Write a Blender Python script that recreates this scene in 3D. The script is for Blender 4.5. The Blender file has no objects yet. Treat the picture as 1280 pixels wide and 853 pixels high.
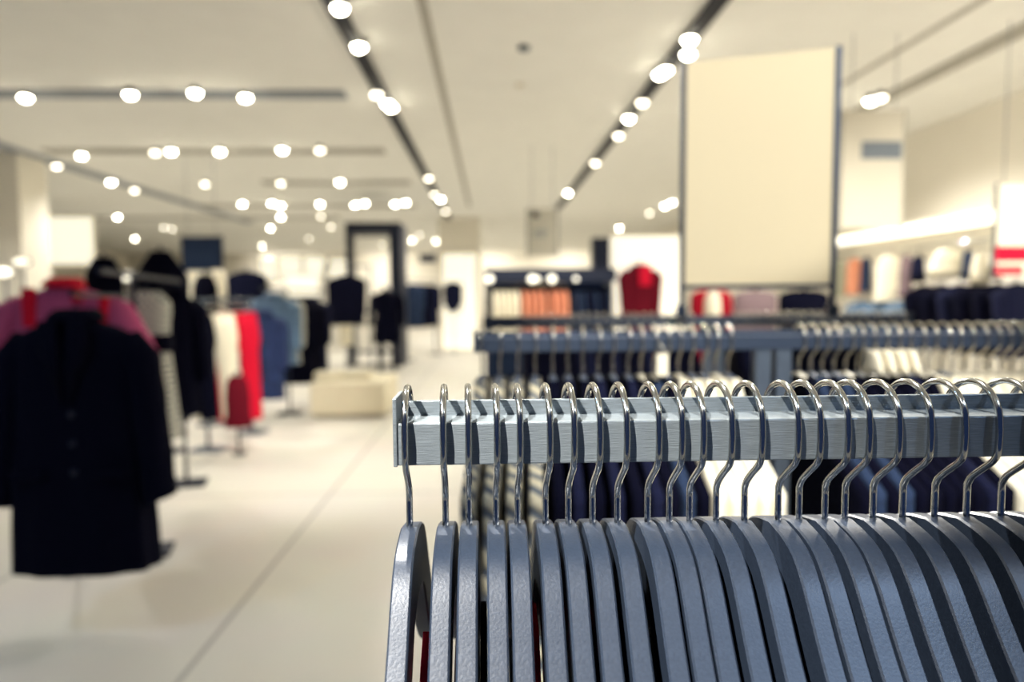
import bpy, bmesh, math, random
from mathutils import Vector, Matrix, Euler

random.seed(11)
PI = math.pi
scene = bpy.context.scene
COL = scene.collection

# ------------------------------------------------------------------ camera
EYE = 1.35
cam_d = bpy.data.cameras.new('camera')
cam = bpy.data.objects.new('camera', cam_d)
COL.objects.link(cam)
cam_d.sensor_width = 36.0
cam_d.lens = 24.0
cam_d.clip_start = 0.01
cam_d.clip_end = 200
YAW, PITCH, ROLL = math.radians(1.81), math.radians(3.79), math.radians(0.4)
RC = Matrix.Rotation(-YAW, 3, 'Z') @ Matrix.Rotation(PI / 2 - PITCH, 3, 'X') @ Matrix.Rotation(-ROLL, 3, 'Z')
cam.matrix_world = Matrix.Translation((0, 0, EYE)) @ RC.to_4x4()
cam_d.dof.use_dof = True
cam_d.dof.focus_distance = 0.372
cam_d.dof.aperture_fstop = 3.9
scene.camera = cam
FPX = 24.0 / 36.0 * 1280


def ray(px, py):
    return RC @ Vector(((px - 640) / FPX, -(py - 426.5) / FPX, -1.0))


def on_plane(px, py, z):
    r = ray(px, py)
    return Vector((0, 0, EYE)) + r * ((z - EYE) / r.z)


def at(px, py, depth):
    return Vector((0, 0, EYE)) + ray(px, py) * depth


# ------------------------------------------------------------------ render look
vs = scene.view_settings
scene.display_settings.display_device = 'sRGB'
vs.view_transform = 'Standard'
vs.look = 'None'
vs.gamma = 1.0
vs.use_curve_mapping = False
vs.exposure = 0.0
scene.cycles.sample_clamp_indirect = 6.0
scene.cycles.use_denoising = True
scene.cycles.max_bounces = 8
scene.cycles.caustics_reflective = False
scene.cycles.caustics_refractive = False


def lin(r, g, b):
    def f(c):
        c /= 255.0
        return c / 12.92 if c <= 0.04045 else ((c + 0.055) / 1.055) ** 2.4
    return (f(r), f(g), f(b), 1.0)


# ------------------------------------------------------------------ materials
def new_mat(name):
    m = bpy.data.materials.new(name)
    m.use_nodes = True
    nt = m.node_tree
    return m, nt, nt.nodes['Principled BSDF']


def mat(name, col, rough=0.6, metal=0.0, var=0.12, scale=20.0, bump=0.0, stretch=None, coat=0.0, sheen=0.0, rough_var=0.0, spec=0.5):
    """Principled with object-space noise in colour, roughness and bump."""
    m, nt, p = new_mat(name)
    N, L = nt.nodes, nt.links
    tc = N.new('ShaderNodeTexCoord')
    mp = N.new('ShaderNodeMapping')
    if stretch:
        mp.inputs['Scale'].default_value = stretch
    L.new(tc.outputs['Object'], mp.inputs['Vector'])
    nz = N.new('ShaderNodeTexNoise')
    nz.inputs['Scale'].default_value = scale
    nz.inputs['Detail'].default_value = 4
    L.new(mp.outputs['Vector'], nz.inputs['Vector'])
    ramp = N.new('ShaderNodeValToRGB')
    lo = tuple(c * (1 - var) for c in col[:3]) + (1,)
    hi = tuple(min(1, c * (1 + var)) for c in col[:3]) + (1,)
    ramp.color_ramp.elements[0].position = 0.3
    ramp.color_ramp.elements[1].position = 0.7
    ramp.color_ramp.elements[0].color = lo
    ramp.color_ramp.elements[1].color = hi
    L.new(nz.outputs['Fac'], ramp.inputs['Fac'])
    L.new(ramp.outputs['Color'], p.inputs['Base Color'])
    p.inputs['Roughness'].default_value = rough
    p.inputs['Metallic'].default_value = metal
    p.inputs['Specular IOR Level'].default_value = spec
    p.inputs['Coat Weight'].default_value = coat
    p.inputs['Sheen Weight'].default_value = sheen
    if rough_var:
        mr = N.new('ShaderNodeMapRange')
        mr.inputs['To Min'].default_value = rough - rough_var
        mr.inputs['To Max'].default_value = rough + rough_var
        L.new(nz.outputs['Fac'], mr.inputs['Value'])
        L.new(mr.outputs['Result'], p.inputs['Roughness'])
    if bump:
        b = N.new('ShaderNodeBump')
        b.inputs['Strength'].default_value = bump
        b.inputs['Distance'].default_value = 0.002
        L.new(nz.outputs['Fac'], b.inputs['Height'])
        L.new(b.outputs['Normal'], p.inputs['Normal'])
    return m


def glow(name, col, strength):
    m, nt, p = new_mat(name)
    p.inputs['Base Color'].default_value = (0.8, 0.78, 0.7, 1)
    p.inputs['Emission Color'].default_value = col
    p.inputs['Emission Strength'].default_value = strength
    return m


def checked(name, a, b, scale):
    m, nt, p = new_mat(name)
    N, L = nt.nodes, nt.links
    tc = N.new('ShaderNodeTexCoord')
    ck = N.new('ShaderNodeTexChecker')
    ck.inputs['Scale'].default_value = scale
    ck.inputs['Color1'].default_value = a
    ck.inputs['Color2'].default_value = b
    L.new(tc.outputs['Object'], ck.inputs['Vector'])
    L.new(ck.outputs['Color'], p.inputs['Base Color'])
    p.inputs['Roughness'].default_value = 0.9
    return m


def cable_knit(name, a, b):
    m, nt, p = new_mat(name)
    N, L = nt.nodes, nt.links
    tc = N.new('ShaderNodeTexCoord')
    w = N.new('ShaderNodeTexWave')
    w.wave_type = 'BANDS'
    w.bands_direction = 'DIAGONAL'
    w.inputs['Scale'].default_value = 15
    w.inputs['Distortion'].default_value = 3
    w.inputs['Detail'].default_value = 1
    L.new(tc.outputs['Object'], w.inputs['Vector'])
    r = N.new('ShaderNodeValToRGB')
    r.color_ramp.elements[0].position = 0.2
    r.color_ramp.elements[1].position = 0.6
    r.color_ramp.elements[0].color = a  # shade in the hollows between braids is put into this colour
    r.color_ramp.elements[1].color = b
    L.new(w.outputs['Fac'], r.inputs['Fac'])
    L.new(r.outputs['Color'], p.inputs['Base Color'])
    bp = N.new('ShaderNodeBump')
    bp.inputs['Strength'].default_value = 0.8
    bp.inputs['Distance'].default_value = 0.006
    L.new(w.outputs['Fac'], bp.inputs['Height'])
    L.new(bp.outputs['Normal'], p.inputs['Normal'])
    p.inputs['Roughness'].default_value = 0.95
    return m


def floor_tiles():
    m, nt, p = new_mat('pale_floor_tile')
    N, L = nt.nodes, nt.links
    tc = N.new('ShaderNodeTexCoord')
    br = N.new('ShaderNodeTexBrick')
    br.offset = 0.0
    br.inputs['Scale'].default_value = 1.0
    br.inputs['Brick Width'].default_value = 1.25
    br.inputs['Row Height'].default_value = 2.5
    br.inputs['Mortar Size'].default_value = 0.012
    br.inputs['Mortar Smooth'].default_value = 0.2
    br.inputs['Color1'].default_value = lin(226, 222, 212)
    br.inputs['Color2'].default_value = lin(221, 216, 205)
    br.inputs['Mortar'].default_value = lin(176, 172, 166)
    mp = N.new('ShaderNodeMapping')
    mp.inputs['Location'].default_value = (FLOOR_JOINT, 0.35, 0)
    L.new(tc.outputs['Object'], mp.inputs['Vector'])
    L.new(mp.outputs['Vector'], br.inputs['Vector'])
    nz = N.new('ShaderNodeTexNoise')
    nz.inputs['Scale'].default_value = 1.6
    nz.inputs['Detail'].default_value = 6
    L.new(tc.outputs['Object'], nz.inputs['Vector'])
    mx = N.new('ShaderNodeMixRGB')
    mx.blend_type = 'MULTIPLY'
    mx.inputs['Fac'].default_value = 0.12
    L.new(br.outputs['Color'], mx.inputs['Color1'])
    L.new(nz.outputs['Color'], mx.inputs['Color2'])
    L.new(mx.outputs['Color'], p.inputs['Base Color'])
    p.inputs['Roughness'].default_value = 0.45
    p.inputs['Specular IOR Level'].default_value = 0.35
    return m


FLOOR_JOINT = 0.0   # set after the camera is known
_j = on_plane(330, 720, 0.0)
FLOOR_JOINT = -_j.x

M = {}
M['floor'] = floor_tiles()
M['ceiling'] = mat('ceiling_paint', lin(241, 240, 234), 0.9, var=0.02, scale=3)
M['wall'] = mat('wall_paint', lin(236, 230, 216), 0.85, var=0.02, scale=2)
M['track_dark'] = mat('dark_track_metal', lin(6, 10, 30), 0.6, 0.1)
M['track_grey'] = mat('grey_track_metal', lin(172, 168, 158), 0.6, 0.1)
M['track_blue'] = mat('slate_track_metal', lin(142, 148, 156), 0.6, 0.1)
M['brushed'] = mat('brushed_steel', lin(126, 135, 142), 0.36, 0.55, var=0.2, scale=60, stretch=(1.5, 40, 40), bump=0.25, rough_var=0.08)
M['chrome'] = mat('chrome_wire', lin(205, 206, 204), 0.14, 1.0, var=0.06, scale=60, rough_var=0.04)
M['chrome_sparkle'] = mat('sparkle_chrome_wire', lin(226, 222, 212), 0.22, 1.0, var=0.06, scale=60, rough_var=0.05)  # paler, rougher chrome to brighten the highlights on the rear hooks
M['hanger'] = mat('satin_slate_plastic', lin(37, 46, 61), 0.36, 0.12, var=0.15, scale=700, bump=0.06, rough_var=0.05)
M['hanger_back'] = mat('matt_slate_plastic', lin(58, 70, 92), 0.5, 0.1, var=0.1, scale=300)
M['hanger_pale'] = mat('pale_plastic', lin(196, 190, 172), 0.4, 0.1, var=0.08, scale=100)
M['hanger_black'] = mat('black_plastic', lin(16, 20, 40), 0.45, 0.0, var=0.1, scale=100)
M['rack_slate'] = mat('dark_slate_steel', lin(64, 76, 96), 0.42, 0.5, var=0.1, scale=40)
M['post'] = mat('slate_steel', lin(96, 108, 124), 0.45, 0.6, var=0.1, scale=40)
M['dark_metal'] = mat('dark_blue_metal', lin(18, 27, 50), 0.5, 0.4, var=0.1, scale=30)
M['navy'] = mat('navy_wool', lin(3, 4, 22), 0.95, var=0.3, scale=180, bump=0.3, spec=0.1)
M['navy_lift'] = mat('navy_cotton', lin(9, 14, 42), 0.9, var=0.25, scale=120, bump=0.3, spec=0.2)
M['slate_cloth'] = mat('slate_cotton', lin(36, 50, 76), 0.9, var=0.25, scale=120, bump=0.3, spec=0.2)
M['button'] = mat('navy_button', lin(8, 10, 34), 0.3, var=0.1)
M['white'] = mat('white_cotton', lin(246, 238, 214), 0.9, var=0.05, scale=90, bump=0.2)
M['red'] = mat('red_cotton', lin(214, 18, 52), 0.85, var=0.15, scale=90, bump=0.2, spec=0.2)
M['crimson'] = mat('crimson_cotton', lin(150, 8, 32), 0.9, var=0.2, scale=90, bump=0.2, spec=0.2)
M['maroon'] = mat('maroon_cotton', lin(96, 4, 26), 0.9, var=0.2, scale=90, bump=0.2, spec=0.2)
M['pink'] = mat('mauve_pink_cotton', lin(184, 78, 124), 0.9, var=0.12, scale=60, bump=0.2)
M['coral'] = mat('coral_cotton', lin(226, 150, 116), 0.9, var=0.1, scale=60, bump=0.2)
M['denim'] = mat('blue_denim', lin(96, 122, 150), 0.9, var=0.35, scale=26, bump=0.3)
M['denim_dark'] = mat('dark_denim', lin(28, 48, 92), 0.9, var=0.4, scale=20, bump=0.3)
M['sage'] = mat('grey_green_cotton', lin(170, 172, 150), 0.9, var=0.1, scale=60)
M['mauve_grey'] = mat('mauve_grey_cotton', lin(126, 106, 110), 0.9, var=0.1, scale=60)
M['hound'] = checked('houndstooth_weave', lin(236, 233, 216), lin(66, 80, 98), 62)
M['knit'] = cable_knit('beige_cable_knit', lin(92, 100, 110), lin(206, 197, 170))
M['board'] = mat('blank_cream_board', lin(245, 232, 198), 0.7, var=0.01, scale=3)
M['frame'] = mat('sign_frame_metal', lin(40, 54, 76), 0.45, 0.4, var=0.08)
M['grey_board'] = mat('grey_board', lin(178, 174, 160), 0.8, var=0.04, scale=4)
M['banner'] = mat('banner_fabric', lin(206, 199, 182), 0.85, var=0.02, scale=4)
M['grey_print'] = mat('grey_print', lin(112, 120, 128), 0.8, var=0.04)
M['plinth'] = mat('cream_lacquer', lin(238, 228, 200), 0.5, var=0.03, scale=4)
M['skin_form'] = mat('dark_mannequin', lin(14, 16, 40), 0.5, var=0.05)
M['bulb'] = glow('warm_spot_lens', (1.0, 0.93, 0.72, 1), 38.0)
M['bulb_dim'] = glow('dimmed_spot_lens', (1.0, 0.90, 0.70, 1), 9.0)
M['lightbox'] = glow('lit_display_panel', (1.0, 0.93, 0.74, 1), 0.85)
M['led'] = glow('led_strip_diffuser', (1.0, 0.94, 0.76, 1), 2.2)


# ------------------------------------------------------------------ mesh helpers
def obj(name, bm, material, parent=None, smooth=True, loc=None):
    bmesh.ops.recalc_face_normals(bm, faces=bm.faces)
    me = bpy.data.meshes.new(name)
    bm.to_mesh(me)
    bm.free()
    if smooth:
        for p in me.polygons:
            p.use_smooth = True
    me.materials.append(material)
    o = bpy.data.objects.new(name, me)
    COL.objects.link(o)
    if parent:
        o.parent = parent
    if loc is not None:
        o.location = loc
    return o


def tag(o, label, cat, group=None, kind=None):
    o['label'] = label
    o['category'] = cat
    if group:
        o['group'] = group
    if kind:
        o['kind'] = kind
    return o


def thing(name, label, cat, loc=(0, 0, 0), rz=0.0, group=None):
    o = bpy.data.objects.new(name, None)
    o.empty_display_size = 0.05
    COL.objects.link(o)
    o.location = loc
    o.rotation_euler = (0, 0, rz)
    return tag(o, label, cat, group)


def dup(root, loc, rz, label, group=None):
    r = root.copy()
    COL.objects.link(r)
    r.location = loc
    r.rotation_euler = (0, 0, rz)
    r['label'] = label
    if group:
        r['group'] = group
    for ch in list(root.children):
        c = ch.copy()
        COL.objects.link(c)
        c.parent = r
        for g in ch.children:
            d = g.copy()
            COL.objects.link(d)
            d.parent = c
    return r


def kid(root, name):
    for c in root.children:
        if c.name.split('.')[0] == name:
            return c


def box(bm, lo, hi, bevel=0.0, seg=2):
    r = bmesh.ops.create_cube(bm, size=1.0)
    v = r['verts']
    lo, hi = Vector(lo), Vector(hi)
    for q in v:
        q.co = Vector(((lo[i] + hi[i]) / 2 + q.co[i] * (hi[i] - lo[i])) for i in range(3))
    if bevel:
        es = {e for q in v for e in q.link_edges}
        bmesh.ops.bevel(bm, geom=list(es), offset=bevel, segments=seg, affect='EDGES', profile=0.6)
    return bm


def boxes(*specs, bevel=0.0):
    bm = bmesh.new()
    for lo, hi in specs:
        box(bm, lo, hi, bevel)
    return bm


def loft(bm, rings, cap0=True, cap1=True):
    vs_ = [[bm.verts.new(p) for p in r] for r in rings]
    n = len(rings[0])
    for a, b in zip(vs_, vs_[1:]):
        for i in range(n):
            bm.faces.new((a[i], a[(i + 1) % n], b[(i + 1) % n], b[i]))
    if cap0:
        bm.faces.new(list(reversed(vs_[0])))
    if cap1:
        bm.faces.new(vs_[-1])
    return bm


def catmull(pts, per=6):
    pts = [Vector(p) for p in pts]
    out = []
    P = [pts[0] * 2 - pts[1]] + pts + [pts[-1] * 2 - pts[-2]]
    for i in range(1, len(P) - 2):
        p0, p1, p2, p3 = P[i - 1:i + 3]
        for k in range(per):
            t = k / per
            out.append(0.5 * ((2 * p1) + (p2 - p0) * t + (2 * p0 - 5 * p1 + 4 * p2 - p3) * t * t + (3 * p1 - p0 - 3 * p2 + p3) * t ** 3))
    out.append(pts[-1])
    return out


def tube(bm, path, rad, n=10, cap=True):
    path = [Vector(p) for p in path]
    rads = rad if isinstance(rad, (list, tuple)) else [rad] * len(path)
    ref = None
    rings = []
    for i, p in enumerate(path):
        t = (path[min(i + 1, len(path) - 1)] - path[max(i - 1, 0)]).normalized()
        if ref is None:
            ref = Vector((1, 0, 0)) if abs(t.x) < 0.9 else Vector((0, 1, 0))
        u = (ref - t * ref.dot(t)).normalized()
        ref = u
        w = t.cross(u)
        rings.append([p + (u * math.cos(2 * PI * k / n) + w * math.sin(2 * PI * k / n)) * rads[i] for k in range(n)])
    return loft(bm, rings, cap, cap)


def disc_stack(bm, prof, n=20, c=(0, 0, 0)):
    """surface of revolution round z: prof = [(r, z), ...]"""
    c = Vector(c)
    rings = [[c + Vector((r * math.cos(2 * PI * k / n), r * math.sin(2 * PI * k / n), z)) for k in range(n)] for r, z in prof]
    return loft(bm, rings)


ONES = ['', 'first', 'second', 'third', 'fourth', 'fifth', 'sixth', 'seventh', 'eighth', 'ninth', 'tenth', 'eleventh', 'twelfth',
        'thirteenth', 'fourteenth', 'fifteenth', 'sixteenth', 'seventeenth', 'eighteenth', 'nineteenth']
TENS = {20: ('twentieth', 'twenty'), 30: ('thirtieth', 'thirty'), 40: ('fortieth', 'forty'), 50: ('fiftieth', 'fifty')}


def nth(k):
    if k < 20:
        return ONES[k]
    t = k // 10 * 10
    return TENS[t][0] if k == t else TENS[t][1] + '-' + ONES[k - t]


# ------------------------------------------------------------------ the room shell
CEIL = 3.30
X_R = on_plane(1138, 167, CEIL).x        # wall beyond the racks, parallel to the aisle
Y_B = 31.0
X_L = -16.0


def struct(name, bm, m, smooth=False):
    o = obj(name, bm, m, smooth=smooth)
    o['kind'] = 'structure'
    return o


struct('floor', boxes(((X_L, -2.2, -0.1), (X_R + 0.2, Y_B + 0.2, 0.0))), M['floor'])
struct('ceiling', boxes(((X_L, -2.2, CEIL), (X_R + 0.2, Y_B + 0.2, CEIL + 0.1))), M['ceiling'])
struct('wall_right', boxes(((X_R, -2.2, 0), (X_R + 0.15, Y_B, CEIL))), M['wall'])
struct('wall_back', boxes(((X_L, Y_B, 0), (X_R, Y_B + 0.15, CEIL))), M['wall'])
struct('wall_left', boxes(((X_L - 0.15, -2.2, 0), (X_L, Y_B, CEIL))), M['wall'])
struct('baseboard_right', boxes(((X_R - 0.015, -2.2, 0), (X_R, Y_B, 0.09))), M['grey_board'])
struct('baseboard_back', boxes(((X_L, Y_B - 0.015, 0), (X_R - 0.015, Y_B, 0.09))), M['grey_board'])

# ------------------------------------------------------------------ ceiling tracks and spotlights
ZL = CEIL - 0.055     # height of the lenses
track_n = 0


def track(p0, p1, width, m, label, drop=0.03):
    """ceiling channel between two floor-plan points: body and two end caps"""
    p0, p1 = Vector(p0[:2]), Vector(p1[:2])
    d = p1 - p0
    a = math.atan2(d.y, d.x)
    L = d.length
    t = thing('ceiling_track', label, 'light track', (p0.x, p0.y, CEIL), a)
    w = width / 2
    bm = bmesh.new()
    box(bm, (0, -w, -drop), (L, -w + width * 0.22, 0), 0.002)
    box(bm, (0, w - width * 0.22, -drop), (L, w, 0), 0.002)
    box(bm, (0, -w + width * 0.2, -drop * 0.7), (L, w - width * 0.2, 0), 0)
    obj('channel', bm, m, t, smooth=False)
    for x in (-0.012, L):
        obj('end_cap', boxes(((x, -w, -drop), (x + 0.012, w, 0)), bevel=0.002), m, t, smooth=False)
    return t


hc = CEIL - 0.02
xm = 0.5 * (on_plane(430, 35, hc).x + on_plane(530, 213, hc).x)
track((xm, 1.5), (xm, 27), 0.105, M['track_dark'], 'dark track with spotlights running over the aisle', 0.05)
xr = 0.5 * (on_plane(880, 32, hc).x + on_plane(735, 208, hc).x)
track((xr, 1.5), (xr, 15.3), 0.105, M['track_dark'], 'dark track with spotlights slanting towards the blank poster', 0.05)
xg = on_plane(545, 80, hc).x
track((xg, 1.2), (xg, 15), 0.065, M['track_grey'], 'slim empty grey ceiling channel beside the dark aisle track', 0.012)
xl = on_plane(150, 229, hc).x
track((xl, 5.0), (xl, 18), 0.24, M['track_blue'], 'slate blue ceiling channel slanting above the trouser rack', 0.03)
xq = on_plane(1185, 85, hc).x
track((xq, 3.0), (xq, 7.7), 0.16, M['track_grey'], 'grey ceiling channel with paired spotlights behind the poster', 0.03)
xp = on_plane(1150, 50, hc).x
track((xp, 2.5), (xp, 9), 0.06, M['track_grey'], 'faint slim ceiling channel above the blank poster', 0.008)


def cross_track(x0, x1, y, label, m, w):
    a, b = on_plane(x0, y, hc), on_plane(x1, y, hc)
    yy = (a.y + b.y) / 2
    track((a.x, yy), (b.x, yy), w, m, label, 0.025)


cross_track(-60, 430, 119, 'nearest grey cross channel on the ceiling, above the coats', M['track_blue'], 0.22)
cross_track(60, 480, 190, 'second grey cross channel on the ceiling, above the coats', M['track_grey'], 0.24)
cross_track(330, 512, 229, 'third grey cross channel on the ceiling, shorter than the others', M['track_grey'], 0.26)
cross_track(250, 520, 258, 'fourth grey cross channel on the ceiling, before the dark portal', M['track_grey'], 0.3)
cross_track(120, 425, 273, 'fifth grey cross channel on the ceiling, towards the back', M['track_grey'], 0.3)


def make_spot(bright):
    t = thing('track_spotlight', '-', 'spotlight')
    bm = bmesh.new()
    disc_stack(bm, [(0.026, 0.053), (0.030, 0.05), (0.050, 0.012), (0.053, -0.002), (0.050, -0.002)], 20)
    obj('housing', bm, M['dark_metal'], t)
    bm = bmesh.new()
    prof = [(0.049 * math.cos(a), -0.003 - 0.038 * math.sin(a)) for a in [i * PI / 2 / 6 for i in range(6)]] + [(0.004, -0.041)]
    disc_stack(bm, prof, 20)
    obj('lens', bm, M['bulb'] if bright else M['bulb_dim'], t)
    return t


spot_bright, spot_dim = make_spot(True), make_spot(False)
first_used = {True: False, False: False}


def spot_at(px, py, bright, label, group):
    p = on_plane(px, py, ZL - 0.02)
    p.z = CEIL - 0.055
    proto = spot_bright if bright else spot_dim
    if not first_used[bright]:
        first_used[bright] = True
        proto.location = p
        proto['label'] = label
        proto['group'] = group
        return proto
    return dup(proto, p, 0, label, group)


ROWS = [
    ('on the dark aisle track', 'aisle track spotlights', 'from its near end',
     [(425, 13, 1), (449, 61, 1), (471, 120, 0), (484, 131, 1), (489, 136, 1), (536, 224, 0), (543, 244, 0), (551, 250, 1), (557, 265, 0),
      (566, 277, 1), (569, 283, 1), (580, 306, 0), (587, 316, 1)]),
    ('on the dark track by the poster', 'poster track spotlights', 'from its near end',
     [(862, 52, 1), (860, 70, 1), (832, 90, 1), (825, 95, 1), (803, 130, 0), (786, 150, 1), (773, 171, 0), (744, 205, 0), (710, 242, 1), (692, 285, 0)]),
    ('in the nearest cross channel over the coats', 'nearest cross channel spotlights', 'from the outer end',
     [(32, 124, 1), (163, 120, 1), (244, 118, 1), (307, 124, 1)]),
    ('in the second cross channel over the coats', 'second cross channel spotlights', 'from the outer end',
     [(102, 196, 1), (194, 192, 0), (214, 191, 1), (275, 191, 1), (353, 189, 1), (400, 189, 0)]),
    ('along the slanting slate channel', 'slate channel spotlights', 'from its near end',
     [(71, 209, 0), (139, 229, 1), (168, 239, 0)]),
    ('in the third cross channel', 'third cross channel spotlights', 'from the outer end',
     [(256, 231, 0), (351, 230, 0), (425, 229, 1)]),
    ('in the fourth cross channel before the portal', 'fourth cross channel spotlights', 'from the outer end',
     [(303, 256, 1), (340, 255, 1), (351, 258, 1), (400, 256, 1), (444, 257, 1), (456, 255, 1), (494, 256, 1), (507, 254, 1)]),
    ('in the fifth cross channel', 'fifth cross channel spotlights', 'from the outer end',
     [(147, 272, 1), (351, 272, 1), (401, 271, 0), (414, 284, 0)]),
    ('in the deepest ceiling row above the dresses', 'deepest row spotlights', 'from the outer end',
     [(110, 291, 0), (169, 299, 1), (205, 285, 0), (215, 287, 0), (328, 308, 1), (338, 286, 1), (386, 299, 0), (438, 291, 0), (438, 316, 1),
      (454, 290, 1), (478, 306, 0), (515, 301, 1), (524, 294, 0), (545, 302, 1)]),
    ('in the row beyond the poster edge', 'spotlights beyond the poster', 'from the far end',
     [(774, 286, 1), (812, 267, 0), (831, 258, 1), (840, 254, 1)]),
    ('in the grey channel behind the poster', 'grey channel spotlights', 'from the near end',
     [(1101, 124, 0), (1088, 128, 1)]),
]
for where, grp, end, pts in ROWS:
    for k, (px, py, b) in enumerate(pts):
        word = 'glowing' if b else 'faintly glowing'
        spot_at(px, py, bool(b), '%s spotlight %s, %s %s' % (word, where, nth(k + 1), end), grp)

# smoke detectors
for px, py, lab in ((655, 58, 'small round smoke detector alone on the bare middle ceiling'),
                    (650, 105, 'tiny pale smoke detector on the ceiling, farther from the viewer')):
    p = on_plane(px, py, CEIL)
    bm = bmesh.new()
    disc_stack(bm, [(0.045, 0.0), (0.05, -0.012), (0.04, -0.03), (0.02, -0.036)], 20)
    tag(obj('smoke_detector', bm, M['grey_print'] if py < 80 else M['wall'], loc=p), lab, 'smoke detector')

# ------------------------------------------------------------------ clothes racks of the foreground
Z_SH = EYE - 0.130      # top of a hanger body on the rails
# the rail runs across the view: two points on its lower front edge give its line
pa, pb = on_plane(492, 583, EYE - 0.0905), on_plane(1280, 571, EYE - 0.0905)
RAIL_A = math.atan2(pb.y - pa.y, pb.x - pa.x)
RX = Vector((math.cos(RAIL_A), math.sin(RAIL_A), 0))
RY = Vector((-math.sin(RAIL_A), math.cos(RAIL_A), 0))


def make_rack(label, origin, length, posts, m=None):
    m = m or M['brushed']
   
    """origin: left end of the rail's front lower edge on plan; local x along the rail, y away from the viewer"""
    t = thing('clothes_rack', label, 'clothes rack', (origin.x, origin.y, 0), RAIL_A)
    zb, zt = EYE - 0.0905, EYE - 0.0675
    bm = bmesh.new()
    box(bm, (0.002, 0, zb), (length, 0.026, zt), 0.0009)
    obj('rail', bm, m, t, smooth=False)
    obj('lip', boxes(((0.002, 0.0245, zt - 0.006), (length, 0.0275, EYE - 0.0592)), bevel=0.0006), m, t, smooth=False)
    for x in (0.0, length - 0.0022):
        obj('end_plate', boxes(((x, -0.001, zb - 0.0005), (x + 0.0022, 0.029, EYE - 0.054)), bevel=0.0006), m, t, smooth=False)
    for x in posts:
        obj('post', boxes(((x, 0.002, 0.02), (x + 0.026, 0.024, zb + 0.001)), bevel=0.002), M['post'], t, smooth=False)
    obj('crossbar', boxes(((posts[0], 0.004, 0.34), (posts[-1] + 0.026, 0.022, 0.365)), bevel=0.002), M['post'], t, smooth=False)
    for x in posts:
        obj('foot', boxes(((x - 0.012, -0.22, 0), (x + 0.038, 0.25, 0.022)), bevel=0.003), M['post'], t, smooth=False)
    return t


# hanger profile, u = towards the viewer, z = drop below the top (metres)
HALF = [(0, 0), (0.015, 0.0024), (0.026, 0.0058), (0.034, 0.0105), (0.043, 0.0195), (0.053, 0.0325), (0.064, 0.047), (0.080, 0.066), (0.100, 0.084), (0.125, 0.101),
        (0.155, 0.117), (0.185, 0.130), (0.204, 0.139)]
INNER = [(0.0, 0.037), (0.012, 0.038), (0.024, 0.043), (0.033, 0.052), (0.044, 0.067), (0.060, 0.086), (0.080, 0.1045), (0.105, 0.120), (0.135, 0.1335), (0.165, 0.144), (0.190, 0.152), (0.202, 0.156)]
TH = 0.0103


def hanger_outline():
    up = [p for p in catmull([Vector((u, -d)) for u, d in HALF], 3)]
    lo = [p for p in catmull([Vector((u, -d)) for u, d in INNER], 2)]
    tip = [Vector((0.209, -0.1435)), Vector((0.209, -0.151))]
    right = up + tip + list(reversed(lo))
    left = [Vector((-p.x, p.y)) for p in reversed(right)][1:-1]
    return right + left


def make_hanger(body_mat, name='clothes_hanger', wire=None):
    t = thing(name, '-', 'hanger')
    out = hanger_outline()
    bm = bmesh.new()
    h = TH / 2
    f = bm.faces.new([bm.verts.new((-h, -p.x, p.y)) for p in out])
    r = bmesh.ops.extrude_face_region(bm, geom=[f])
    bmesh.ops.translate(bm, vec=(TH, 0, 0), verts=[g for g in r['geom'] if isinstance(g, bmesh.types.BMVert)])
    bm.edges.ensure_lookup_table()
    rim = [e for e in bm.edges if abs(e.verts[0].co.x - e.verts[1].co.x) < 1e-6]
    bmesh.ops.bevel(bm, geom=rim, offset=0.0010, segments=1, affect='EDGES')
    b = obj('body', bm, body_mat, t)
    b.data.set_sharp_from_angle(angle=math.radians(28))
    # hook: wire that rises from the neck, swings forward round the rail and over the lip
    path = catmull([(0, 0, -0.012), (0, 0, 0.008), (0, 0, 0.0175)], 3)[:-1] + catmull(
        [(0, 0, 0.0195), (0, -0.0030, 0.0245), (0, -0.0105, 0.0310), (0, -0.0182, 0.0372), (0, -0.0211, 0.0420), (0, -0.0219, 0.0480), (0, -0.0219, 0.0580), (0, -0.0198, 0.0680), (0, -0.0124, 0.0765), (0, -0.0020, 0.0797),
         (0, 0.0085, 0.0772), (0, 0.0165, 0.0705), (0, 0.0200, 0.0600), (0, 0.0185, 0.0510)], 5)
    bm = bmesh.new()
    rads = [0.00185] * len(path)
    rads[-1] = 0.0009
    tube(bm, path, rads, 10)
    obj('hook', bm, wire or M['chrome'], t)
    # trouser bar between the arms
    bm = bmesh.new()
    tube(bm, [(0, -0.196, -0.153), (0, -0.19, -0.160), (0, -0.15, -0.162), (0, 0.15, -0.162), (0, 0.19, -0.160), (0, 0.196, -0.153)], 0.003, 8)
    obj('trouser_bar', bm, body_mat, t)
    return t


hanger_slate = make_hanger(M['hanger'])
hanger_pale = make_hanger(M['hanger_pale'], wire=M['chrome_sparkle'])
hanger_back = make_hanger(M['hanger_back'], wire=M['chrome_sparkle'])
_used = {}


def hang(proto, loc, rz, label, group, hook_turn=0.0):
    if proto.name not in _used:
        _used[proto.name] = 1
        h = proto
        h.location = loc
        h.rotation_euler = (0, 0, rz)
        h['label'] = label
        h['group'] = group
    else:
        h = dup(proto, loc, rz, label, group)
    for c in h.children:
        if c.name.startswith('hook'):
            c.rotation_euler = (0, 0, hook_turn)
    return h


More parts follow.
